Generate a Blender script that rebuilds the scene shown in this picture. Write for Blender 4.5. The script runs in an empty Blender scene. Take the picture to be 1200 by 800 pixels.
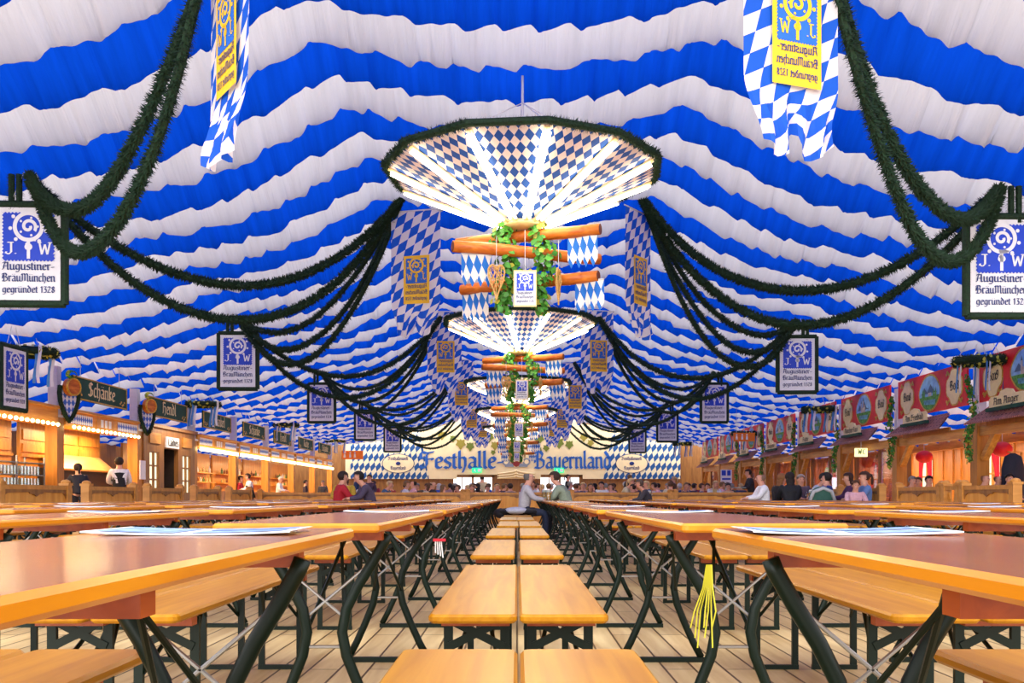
import bpy, bmesh, math, random
from mathutils import Vector, Matrix
R = random.Random(7)
PI = math.pi
scene = bpy.context.scene
col = scene.collection
# ------------------------------------------------------------------ camera, world, exposure
F_PX, CX, CY, CAM_Z = 1150.0, 606.0, 581.5, 0.845      # 1200x800 frame
cam = bpy.data.cameras.new('camera'); cam_o = bpy.data.objects.new('camera', cam); col.objects.link(cam_o)
cam.sensor_width = 36.0; cam.lens = F_PX * 36.0 / 1200.0
cam.shift_x = -(CX - 600.0) / 1200.0; cam.shift_y = (CY - 400.0) / 1200.0
cam.clip_start = 0.02; cam.clip_end = 300
cam_o.location = (0, 0, CAM_Z); cam_o.rotation_euler = (PI / 2, 0, 0)
scene.camera = cam_o
w = bpy.data.worlds.new('daylight'); scene.world = w; w.use_nodes = True
WORLD_STRENGTH = 1.3
bg = w.node_tree.nodes['Background']; bg.inputs[0].default_value = (1.0, 0.985, 1.0, 1); bg.inputs[1].default_value = WORLD_STRENGTH
scene.view_settings.view_transform = 'Standard'; scene.view_settings.look = 'None'
scene.view_settings.gamma = 1; scene.view_settings.use_curve_mapping = False
scene.view_settings.exposure = 1.1
sun = bpy.data.lights.new('sun', 'SUN'); sun.energy = 1.0; sun.angle = math.radians(40); sun.color = (1, .97, .93)
sun_o = bpy.data.objects.new('sun', sun); col.objects.link(sun_o); sun_o.rotation_euler = (math.radians(68), 0, math.radians(-14))
TUBE_POWER = 10.0
STALL_LIGHT = 80.0

def at(px, py, d):
    return Vector(((px - CX) * d / F_PX, d, CAM_Z + (CY - py) * d / F_PX))

# ------------------------------------------------------------------ materials
def lin(h):
    h = h.lstrip('#'); v = [int(h[i:i + 2], 16) / 255 for i in (0, 2, 4)]
    return tuple(c / 12.92 if c <= .04045 else ((c + .055) / 1.055) ** 2.4 for c in v) + (1,)
def new_mat(name):
    m = bpy.data.materials.new(name); m.use_nodes = True
    return m, m.node_tree, m.node_tree.nodes['Principled BSDF']
def mat(name, hexc, rough=.5, metal=0, var=.12, scale=9.0, coat=0, emit=None, es=0):
    m, nt, b = new_mat(name)
    b.inputs['Roughness'].default_value = rough; b.inputs['Metallic'].default_value = metal
    b.inputs['Coat Weight'].default_value = coat; b.inputs['Coat Roughness'].default_value = .12
    c = lin(hexc)
    if var:
        tc = nt.nodes.new('ShaderNodeTexCoord'); n = nt.nodes.new('ShaderNodeTexNoise'); n.inputs['Scale'].default_value = scale
        r = nt.nodes.new('ShaderNodeValToRGB')
        r.color_ramp.elements[0].position = .3; r.color_ramp.elements[1].position = .7
        r.color_ramp.elements[0].color = tuple(x * (1 - var) for x in c[:3]) + (1,)
        r.color_ramp.elements[1].color = tuple(min(1, x * (1 + var)) for x in c[:3]) + (1,)
        nt.links.new(tc.outputs['Object'], n.inputs['Vector']); nt.links.new(n.outputs['Fac'], r.inputs['Fac'])
        nt.links.new(r.outputs['Color'], b.inputs['Base Color'])
    else:
        b.inputs['Base Color'].default_value = c
    if emit:
        b.inputs['Emission Color'].default_value = lin(emit); b.inputs['Emission Strength'].default_value = es
    return m
def wood(name, dark, light, rough=.35, coat=0, stretch=(14, 1.2, 14), plank=None, rnd=0.0):
    m, nt, b = new_mat(name); N, L = nt.nodes.new, nt.links.new
    tc = N('ShaderNodeTexCoord'); mp = N('ShaderNodeMapping'); mp.inputs['Scale'].default_value = stretch
    L(tc.outputs['Object'], mp.inputs['Vector'])
    if rnd:
        oi = N('ShaderNodeObjectInfo'); add = N('ShaderNodeVectorMath'); add.operation = 'ADD'
        sc = N('ShaderNodeVectorMath'); sc.operation = 'SCALE'; sc.inputs[3].default_value = 37
        L(oi.outputs['Random'], sc.inputs[0]); L(tc.outputs['Object'], add.inputs[0]); L(sc.outputs[0], add.inputs[1]); L(add.outputs[0], mp.inputs['Vector'])
    n = N('ShaderNodeTexNoise'); n.inputs['Scale'].default_value = 1.6; n.inputs['Detail'].default_value = 5
    n.inputs['Distortion'].default_value = .6
    L(mp.outputs[0], n.inputs['Vector'])
    r = N('ShaderNodeValToRGB'); e = r.color_ramp.elements
    e[0].position = .28; e[0].color = lin(dark); e[1].position = .72; e[1].color = lin(light)
    L(n.outputs['Fac'], r.inputs['Fac'])
    out = r.outputs['Color']
    if plank:
        br = N('ShaderNodeTexBrick'); br.inputs['Scale'].default_value = 1
        br.inputs['Brick Width'].default_value = plank[0]; br.inputs['Row Height'].default_value = plank[1]
        br.inputs['Mortar Size'].default_value = plank[2]; br.inputs['Color1'].default_value = (1, 1, 1, 1)
        br.inputs['Color2'].default_value = (.72, .70, .68, 1); br.inputs['Mortar'].default_value = (.12, .09, .06, 1)
        mp2 = N('ShaderNodeMapping'); mp2.inputs['Rotation'].default_value = plank[3]
        L(tc.outputs['Object'], mp2.inputs['Vector']); L(mp2.outputs[0], br.inputs['Vector'])
        mx = N('ShaderNodeMix'); mx.data_type = 'RGBA'; mx.blend_type = 'MULTIPLY'; mx.inputs[0].default_value = 1
        L(out, mx.inputs[6]); L(br.outputs['Color'], mx.inputs[7]); out = mx.outputs[2]
    L(out, b.inputs['Base Color']); b.inputs['Roughness'].default_value = rough; b.inputs['Specular IOR Level'].default_value = .35
    b.inputs['Coat Weight'].default_value = coat; b.inputs['Coat Roughness'].default_value = .1
    return m
def fabric(name, hexc, trans=.55, var=.06, dens=.52):
    m, nt, b = new_mat(name); N, L = nt.nodes.new, nt.links.new
    out = nt.nodes['Material Output']; nt.nodes.remove(b)
    tc = N('ShaderNodeTexCoord'); mp = N('ShaderNodeMapping'); mp.inputs['Scale'].default_value = (9, .8, .8)
    n = N('ShaderNodeTexNoise'); n.inputs['Scale'].default_value = 1; n.inputs['Detail'].default_value = 4
    L(tc.outputs['Object'], mp.inputs[0]); L(mp.outputs[0], n.inputs['Vector'])
    r = N('ShaderNodeValToRGB'); c = lin(hexc)
    r.color_ramp.elements[0].position = .3; r.color_ramp.elements[1].position = .7
    r.color_ramp.elements[0].color = tuple(x * (1 - var) for x in c[:3]) + (1,)
    r.color_ramp.elements[1].color = tuple(min(1, x * (1 + var)) for x in c[:3]) + (1,)
    L(n.outputs['Fac'], r.inputs['Fac'])
    d = N('ShaderNodeBsdfDiffuse'); t = N('ShaderNodeBsdfTranslucent'); mx = N('ShaderNodeMixShader'); mx.inputs[0].default_value = trans
    g = N('ShaderNodeMix'); g.data_type = 'RGBA'; g.blend_type = 'MULTIPLY'; g.inputs[0].default_value = 1; g.inputs[7].default_value = (dens, dens, dens, 1)
    mp2 = N('ShaderNodeMapping'); mp2.inputs['Scale'].default_value = (26, 1.1, 1.6); n2 = N('ShaderNodeTexNoise'); n2.inputs['Scale'].default_value = 1; n2.inputs['Detail'].default_value = 3
    bp = N('ShaderNodeBump'); bp.inputs['Strength'].default_value = .7; bp.inputs['Distance'].default_value = .03
    L(tc.outputs['Object'], mp2.inputs[0]); L(mp2.outputs[0], n2.inputs['Vector']); L(n2.outputs['Fac'], bp.inputs['Height'])
    L(bp.outputs[0], d.inputs['Normal']); L(bp.outputs[0], t.inputs['Normal'])
    L(r.outputs[0], d.inputs[0]); L(r.outputs[0], g.inputs[6]); L(g.outputs[2], t.inputs[0]); L(d.outputs[0], mx.inputs[1]); L(t.outputs[0], mx.inputs[2])
    L(mx.outputs[0], out.inputs['Surface'])
    return m
def lozenge(name, c1, c2, a, b_, slant=0.0, trans=0.0, rough=.7, skew=None):
    """white and blue lozenges, a wide and b_ tall, from the mesh's own UV metres"""
    m, nt, b = new_mat(name); N, L = nt.nodes.new, nt.links.new
    uv = N('ShaderNodeUVMap'); sp = N('ShaderNodeSeparateXYZ'); L(uv.outputs[0], sp.inputs[0])
    def math_(op, x, y=None):
        q = N('ShaderNodeMath'); q.operation = op
        for i, v in enumerate((x, y)):
            if v is None: continue
            if isinstance(v, (int, float)): q.inputs[i].default_value = v
            else: L(v, q.inputs[i])
        return q.outputs[0]
    u = math_('DIVIDE', math_('ADD', sp.outputs[0], math_('MULTIPLY', sp.outputs[1], slant)), a); v = math_('DIVIDE', sp.outputs[1], b_)
    if skew:                               # two families of oblique stripes
        u = math_('DIVIDE', math_('SUBTRACT', sp.outputs[0], math_('MULTIPLY', sp.outputs[1], skew[0])), a)
        v = math_('DIVIDE', math_('SUBTRACT', sp.outputs[1], math_('MULTIPLY', sp.outputs[0], skew[1])), b_)
        p, q = math_('FLOOR', u), math_('FLOOR', v)
    else: p = math_('FLOOR', math_('ADD', u, v)); q = math_('FLOOR', math_('SUBTRACT', u, v))
    # parity of one lattice row gives the blue lozenges
    par = math_('FLOORED_MODULO', math_('ADD', p, q), 2)
    mx = N('ShaderNodeMix'); mx.data_type = 'RGBA'; mx.inputs[6].default_value = lin(c1); mx.inputs[7].default_value = lin(c2)
    L(par, mx.inputs[0]); L(mx.outputs[2], b.inputs['Base Color']); b.inputs['Roughness'].default_value = rough
    if trans:
        out = nt.nodes['Material Output']; t = N('ShaderNodeBsdfTranslucent'); ms = N('ShaderNodeMixShader'); ms.inputs[0].default_value = trans
        L(mx.outputs[2], t.inputs[0]); L(b.outputs[0], ms.inputs[1]); L(t.outputs[0], ms.inputs[2]); L(ms.outputs[0], out.inputs['Surface'])
    return m
def glass(name, hexc, alpha=.35):
    m, nt, b = new_mat(name); N, L = nt.nodes.new, nt.links.new
    out = nt.nodes['Material Output']; t = N('ShaderNodeBsdfTransparent'); g = N('ShaderNodeBsdfGlossy'); g.inputs['Roughness'].default_value = .03
    t.inputs[0].default_value = lin(hexc); mx = N('ShaderNodeMixShader'); mx.inputs[0].default_value = alpha; nt.nodes.remove(b)
    L(t.outputs[0], mx.inputs[1]); L(g.outputs[0], mx.inputs[2]); L(mx.outputs[0], out.inputs['Surface'])
    return m
def glow(name, hexc, s):
    m, nt, b = new_mat(name); N, L = nt.nodes.new, nt.links.new
    e = N('ShaderNodeEmission'); e.inputs[0].default_value = lin(hexc); e.inputs[1].default_value = s
    L(e.outputs[0], nt.nodes['Material Output'].inputs['Surface']); return m

M = {}
M['white_cloth'] = fabric('white_cloth', '#f1eef7', .55)
M['blue_cloth'] = fabric('blue_cloth', '#0a55f2', .55, .15)
M['top'] = wood('lacquered_top', '#7d4412', '#995a1c', .24, .15, (10, .9, 10), rnd=1)
M['seat'] = wood('lacquered_seat', '#9c6204', '#ba8012', .36, .04, (16, .8, 16), rnd=1)
M['seat'].node_tree.nodes['Principled BSDF'].inputs['Specular IOR Level'].default_value = .2
M['edge'] = wood('lacquered_edge', '#b86c04', '#d28a10', .32, .12, (10, 1.0, 10))
M['batten'] = wood('red_batten', '#8c3a14', '#b2551f', .35, .1)
M['green_steel'] = mat('green_steel', '#04180f', .4, 0, .1)
M['green_steel'].node_tree.nodes['Principled BSDF'].inputs['Specular IOR Level'].default_value = .25
M['zinc'] = mat('zinc_steel', '#9c9a98', .35, .8, .08)
M['floor'] = wood('floor_boards', '#c6a674', '#ecd4a0', .42, 0, (9, .7, 9), plank=(2.4, .145, .006, (0, 0, PI / 2)))
M['fir'] = mat('fir_green', '#0c2c14', .8, 0, .5, 40)
M['leaf'] = mat('leaf_green', '#3f8a24', .5, 0, .5, 14)
M['leaf_yellow'] = mat('leaf_yellow', '#b9b53a', .5, 0, .3, 14)
M['sign_white'] = mat('sign_white', '#ecebee', .5, 0, .03)
M['sign_blue'] = mat('sign_blue', '#1440c8', .5, 0, .05)
M['ink'] = mat('ink_blue', '#152a6e', .5, 0, .03)
M['black'] = mat('black', '#101014', .5, 0, .1)
M['yellow'] = mat('label_yellow', '#f2bd1e', .6, 0, .05)
M['label_blue'] = mat('label_blue', '#1a62c4', .6, 0, .05)
M['flag'] = lozenge('flag_lozenge', '#f2ecec', '#1060dc', .165, .175, 0, trans=.45, skew=(.28, .5))
M['cone'] = lozenge('cone_lozenge', '#f3dccf', '#0d4a9c', .118, .20, 0, trans=.3)
M['bunting'] = lozenge('bunting_lozenge', '#f0ebe6', '#1a6fd0', .10, .26, 0.1, trans=.3)
M['back_loz'] = lozenge('back_lozenge', '#ece0bd', '#125090', .36, .62, -.35)
M['panel_loz'] = lozenge('panel_lozenge', '#e8eaf2', '#3f6fd2', .12, .18, 0)
M['log'] = wood('debarked_log', '#a9480f', '#e2832d', .4, .05, (3, 10, 10))
M['log_end'] = mat('log_end', '#6b3412', .6)
M['tube'] = glow('tube_light', '#fff2d2', TUBE_POWER)
M['bulb'] = glow('bulb_light', '#ffdf9a', 6)
M['hub'] = mat('hub_cream', '#e8c98c', .4)
M['wicker'] = mat('wicker', '#c99a55', .6, 0, .3, 60)
M['beige'] = mat('banner_beige', '#fae2b2', .8, 0, .06, 2)
M['banner_blue'] = mat('banner_blue', '#1f5fb8', .7, 0, .05)
M['wood'] = wood('stall_wood', '#c07626', '#e29a40', .4, .05, (6, 6, .8))
M['wood_h'] = wood('stall_wood_flat', '#c67e2a', '#eaa84a', .4, .05, (8, .8, 8))
M['panel_wood'] = wood('rail_panel', '#d48a30', '#eead50', .45, .03, (6, 6, .8))
M['dark_wood'] = wood('brown_wood', '#80522a', '#a8743a', .45, .03, (6, 6, .8))
M['post_wood'] = wood('post_wood', '#b07028', '#d08e3c', .45, .03, (8, 8, .7))
M['rail_wood'] = wood('rail_wood', '#b87a32', '#d89848', .45, .03, (6, .8, 6))
M['steel_white'] = mat('steel_white', '#d7d3d8', .4, 0, .05)
M['sign_green'] = mat('sign_green', '#0c4631', .7, 0, .3, 3)
M['gold'] = mat('gold_paint', '#d9a931', .35, .3, .25, 20)
M['cream'] = mat('cream', '#f6e2a8', .6, 0, .06)
M['red'] = mat('sign_red', '#e41a22', .5, 0, .06)
M['shingle'] = wood('shingle', '#a5655a', '#c88878', .6, 0, (12, 4, 12), plank=(.22, .09, .01, (0, 0, PI / 2)))
M['curtain'] = mat('red_curtain', '#d81030', .8, 0, .1)
M['exit_green'] = mat('exit_green', '#12c078', .4, 0, 0, emit='#10d080', es=.8)
M['orange'] = mat('orange_sign', '#f07a12', .4, 0, .05)
M['day'] = glow('daylight_glass', '#f4f8ff', 1.3)
M['lit_window'] = glow('lit_window', '#f3e6c0', .8)
M['pane'] = glass('partition_glass', '#f0e0f8', .42)
M['clear'] = glass('clear_glass', '#e6f0f0', .25)
M['dark'] = mat('recess_shade', '#2a1c12', .7)  # shade inside openings put into a near-black base colour
M['steel'] = mat('stainless', '#a9b4b4', .3, .7, .1)
M['screen'] = mat('teal_screen', '#5ea7b6', .3, 0, .1, emit='#5ea7b6', es=.3)
M['beer'] = mat('beer', '#d8941c', .1, 0, .1)
M['foam'] = mat('foam', '#f6efe0', .7, 0, .03)
M['paper'] = mat('paper', '#f0eef2', .6, 0, .03)
M['paper_print'] = mat('paper_print', '#7f9bd2', .6, 0, .5, 30)
M['skin'] = mat('skin', '#dc9f83', .5, 0, .06)
M['eye'] = mat('eye_dark', '#20140f', .3, 0, 0)
M['lip'] = mat('lip', '#a8554a', .5, 0, 0)
M['ribbon_blue'] = mat('ribbon_blue', '#4d8fd0', .6)
M['yellow_strap'] = mat('yellow_strap', '#c8c02c', .6)
M['red_strap'] = mat('red_strap', '#d21a34', .6)
M['pic_sky'] = mat('picture_sky', '#8cc0f0', .6, 0, .3, 5)
M['pic_green'] = mat('picture_green', '#58a040', .6, 0, .6, 14)
M['pic_water'] = mat('picture_water', '#5f9fae', .6, 0, .4, 10)
M['pic_stone'] = mat('picture_stone', '#c9bfae', .6, 0, .3, 10)
M['cord'] = mat('cord', '#c8c8cc', .5, 0, 0)
TONE = {}
def tone(h, rough=.8):
    if h not in TONE: TONE[h] = mat('cloth_' + str(len(TONE)), h, rough, 0, .1, 30)
    return TONE[h]

# ------------------------------------------------------------------ mesh builder and object helpers
class MB:
    def __init__(s): s.v = []; s.f = []; s.mi = []; s.uv = {}
    def quad(s, pts, mi=0, uvs=None):
        i = len(s.v); s.v += [tuple(p) for p in pts]; s.f.append(tuple(range(i, i + len(pts)))); s.mi.append(mi)
        if uvs: s.uv[len(s.f) - 1] = uvs
        return s
    def box(s, c, size, mi=0, rot=None, taper=1.0):
        c = Vector(c); hx, hy, hz = (q / 2 for q in size); i = len(s.v)
        for z in (-1, 1):
            t = taper if z > 0 else 1
            for (x, y) in ((-1, -1), (1, -1), (1, 1), (-1, 1)):
                p = Vector((x * hx * t, y * hy * t, z * hz))
                if rot is not None: p = rot @ p
                s.v.append(tuple(c + p))
        for q in ((0, 3, 2, 1), (4, 5, 6, 7), (0, 1, 5, 4), (1, 2, 6, 5), (2, 3, 7, 6), (3, 0, 4, 7)):
            s.f.append(tuple(i + k for k in q)); s.mi.append(mi)
        return s
    def slab(s, c, size, r=.02, b=.008, mi=0, mi_side=None, seg=3):
        """board with rounded plan corners and eased edges"""
        c = Vector(c); hx, hy, hz = (q / 2 for q in size); mi_side = mi if mi_side is None else mi_side
        def ring(off, z):
            out = []
            for (sx, sy, a0) in ((1, 1, 0), (-1, 1, 90), (-1, -1, 180), (1, -1, 270)):
                for k in range(seg + 1):
                    a = math.radians(a0 + 90 * k / seg)
                    out.append((c.x + sx * (hx - r) + (r - off) * math.cos(a), c.y + sy * (hy - r) + (r - off) * math.sin(a), c.z + z))
            return out
        rings = [ring(b, -hz), ring(0, -hz + b), ring(0, hz - b), ring(b, hz)]; n = len(rings[0]); i = len(s.v)
        for q in rings: s.v += q
        for k in range(3):
            for j in range(n):
                a, d = i + k * n + j, i + k * n + (j + 1) % n
                s.f.append((a, d, d + n, a + n)); s.mi.append(mi_side)
        s.f.append(tuple(i + j for j in reversed(range(n)))); s.mi.append(mi_side)
        s.f.append(tuple(i + 3 * n + j for j in range(n))); s.mi.append(mi)
        return s
    def tube(s, pts, rad, n=8, mi=0, cap=True, closed=False, sq=None):
        pts = [Vector(p) for p in pts]; m = len(pts); i = len(s.v)
        rads = rad if isinstance(rad, (list, tuple)) else [rad] * m
        up = None
        for k in range(m):
            if closed: t = pts[(k + 1) % m] - pts[k - 1]
            else: t = pts[min(k + 1, m - 1)] - pts[max(k - 1, 0)]
            t = t.normalized() if t.length > 1e-9 else Vector((0, 0, 1))
            if up is None:
                up = Vector((0, 0, 1)) if abs(t.z) < .9 else Vector((0, 1, 0))
            a = t.cross(up)
            if a.length < 1e-6: a = t.cross(Vector((1, 0, 0)))
            a.normalize(); b = a.cross(t).normalized(); up = b
            for j in range(n):
                w_ = 2 * PI * (j + .5) / n
                ca, sa = math.cos(w_), math.sin(w_)
                if sq: ca, sa = ca * sq[0], sa * sq[1]
                s.v.append(tuple(pts[k] + rads[k] * (ca * a + sa * b)))
        for k in range(m if closed else m - 1):
            k2 = (k + 1) % m
            for j in range(n):
                j2 = (j + 1) % n
                s.f.append((i + k * n + j, i + k * n + j2, i + k2 * n + j2, i + k2 * n + j)); s.mi.append(mi)
        if cap and not closed:
            s.f.append(tuple(i + j for j in reversed(range(n)))); s.mi.append(mi)
            s.f.append(tuple(i + (m - 1) * n + j for j in range(n))); s.mi.append(mi)
        return s
    def ball(s, c, r, n=10, m=6, mi=0, keep=None):
        c = Vector(c); r = Vector(r) if not isinstance(r, (int, float)) else Vector((r, r, r)); i = len(s.v)
        for k in range(m + 1):
            th = PI * k / m
            for j in range(n):
                ph = 2 * PI * j / n
                s.v.append((c.x + r.x * math.sin(th) * math.cos(ph), c.y + r.y * math.sin(th) * math.sin(ph), c.z + r.z * math.cos(th)))
        for k in range(m):
            for j in range(n):
                f = (i + k * n + j, i + (k + 1) * n + j, i + (k + 1) * n + (j + 1) % n, i + k * n + (j + 1) % n)
                if keep and not keep(sum((Vector(s.v[q]) for q in f), Vector()) / 4): continue
                s.f.append(f); s.mi.append(mi)
        return s
    def lathe(s, prof, c=(0, 0, 0), n=16, mi=0):
        c = Vector(c); i = len(s.v); m = len(prof)
        for (r, z) in prof:
            for j in range(n):
                a = 2 * PI * j / n; s.v.append((c.x + r * math.cos(a), c.y + r * math.sin(a), c.z + z))
        for k in range(m - 1):
            for j in range(n):
                s.f.append((i + k * n + j, i + k * n + (j + 1) % n, i + (k + 1) * n + (j + 1) % n, i + (k + 1) * n + j)); s.mi.append(mi)
        return s
    def disc(s, c, rx, rz, y=None, n=24, mi=0, axis='y'):
        c = Vector(c); pts = []
        for j in range(n):
            a = 2 * PI * j / n
            if axis == 'y': pts.append(c + Vector((rx * math.cos(a), 0, rz * math.sin(a))))
            elif axis == 'x': pts.append(c + Vector((0, rx * math.cos(a), rz * math.sin(a))))
            else: pts.append(c + Vector((rx * math.cos(a), rz * math.sin(a), 0)))
        return s.quad(pts, mi)
    def move(s, mtx, start=0):
        for k in range(start, len(s.v)): s.v[k] = tuple(mtx @ Vector(s.v[k]))
        return s
    def build(s, name, mats, parent=None, smooth=False):
        me = bpy.data.meshes.new(name); me.from_pydata(s.v, [], s.f)
        if not isinstance(mats, (list, tuple)): mats = [mats]
        for q in mats: me.materials.append(M[q] if isinstance(q, str) else q)
        if len(mats) > 1: me.polygons.foreach_set('material_index', s.mi)
        if s.uv:
            ul = me.uv_layers.new(name='UVMap')
            for fi, uvs in s.uv.items():
                for li, q in zip(me.polygons[fi].loop_indices, uvs): ul.data[li].uv = q
        if smooth: me.polygons.foreach_set('use_smooth', [True] * len(me.polygons))
        me.update()
        o = bpy.data.objects.new(name, me); col.objects.link(o)
        if parent is not None: o.parent = parent
        return o

def tag(o, label=None, cat=None, group=None, kind=None):
    if label: o['label'] = label
    if cat: o['category'] = cat
    if group: o['group'] = group
    if kind: o['kind'] = kind
    return o
def thing(name, label, cat, loc=(0, 0, 0), rz=0, group=None):
    o = bpy.data.objects.new(name, None); col.objects.link(o); o.empty_display_size = .1
    o.location = loc; o.rotation_euler = (0, 0, rz)
    return tag(o, label, cat, group)
KIDS = {}
def kids(o): return [c for c in o.children]
def copy_tree(o, label=None, loc=None, rz=None, group=None):
    c = o.copy(); col.objects.link(c)
    for ch in kids(o):
        d = ch.copy(); col.objects.link(d); d.parent = c
        for g in kids(ch):
            e = g.copy(); col.objects.link(e); e.parent = d
    if label: c['label'] = label
    if loc is not None: c.location = loc
    if rz is not None: c.rotation_euler = (0, 0, rz)
    if group: c['group'] = group
    return c
def structure(name, mb, mats, smooth=False, **k):
    o = mb.build(name, mats, None, smooth); o['kind'] = 'structure'; return o
ORD = ['nearest', 'second', 'third', 'fourth', 'fifth', 'sixth', 'seventh', 'eighth', 'ninth', 'tenth', 'eleventh', 'twelfth', 'thirteenth', 'fourteenth']

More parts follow.
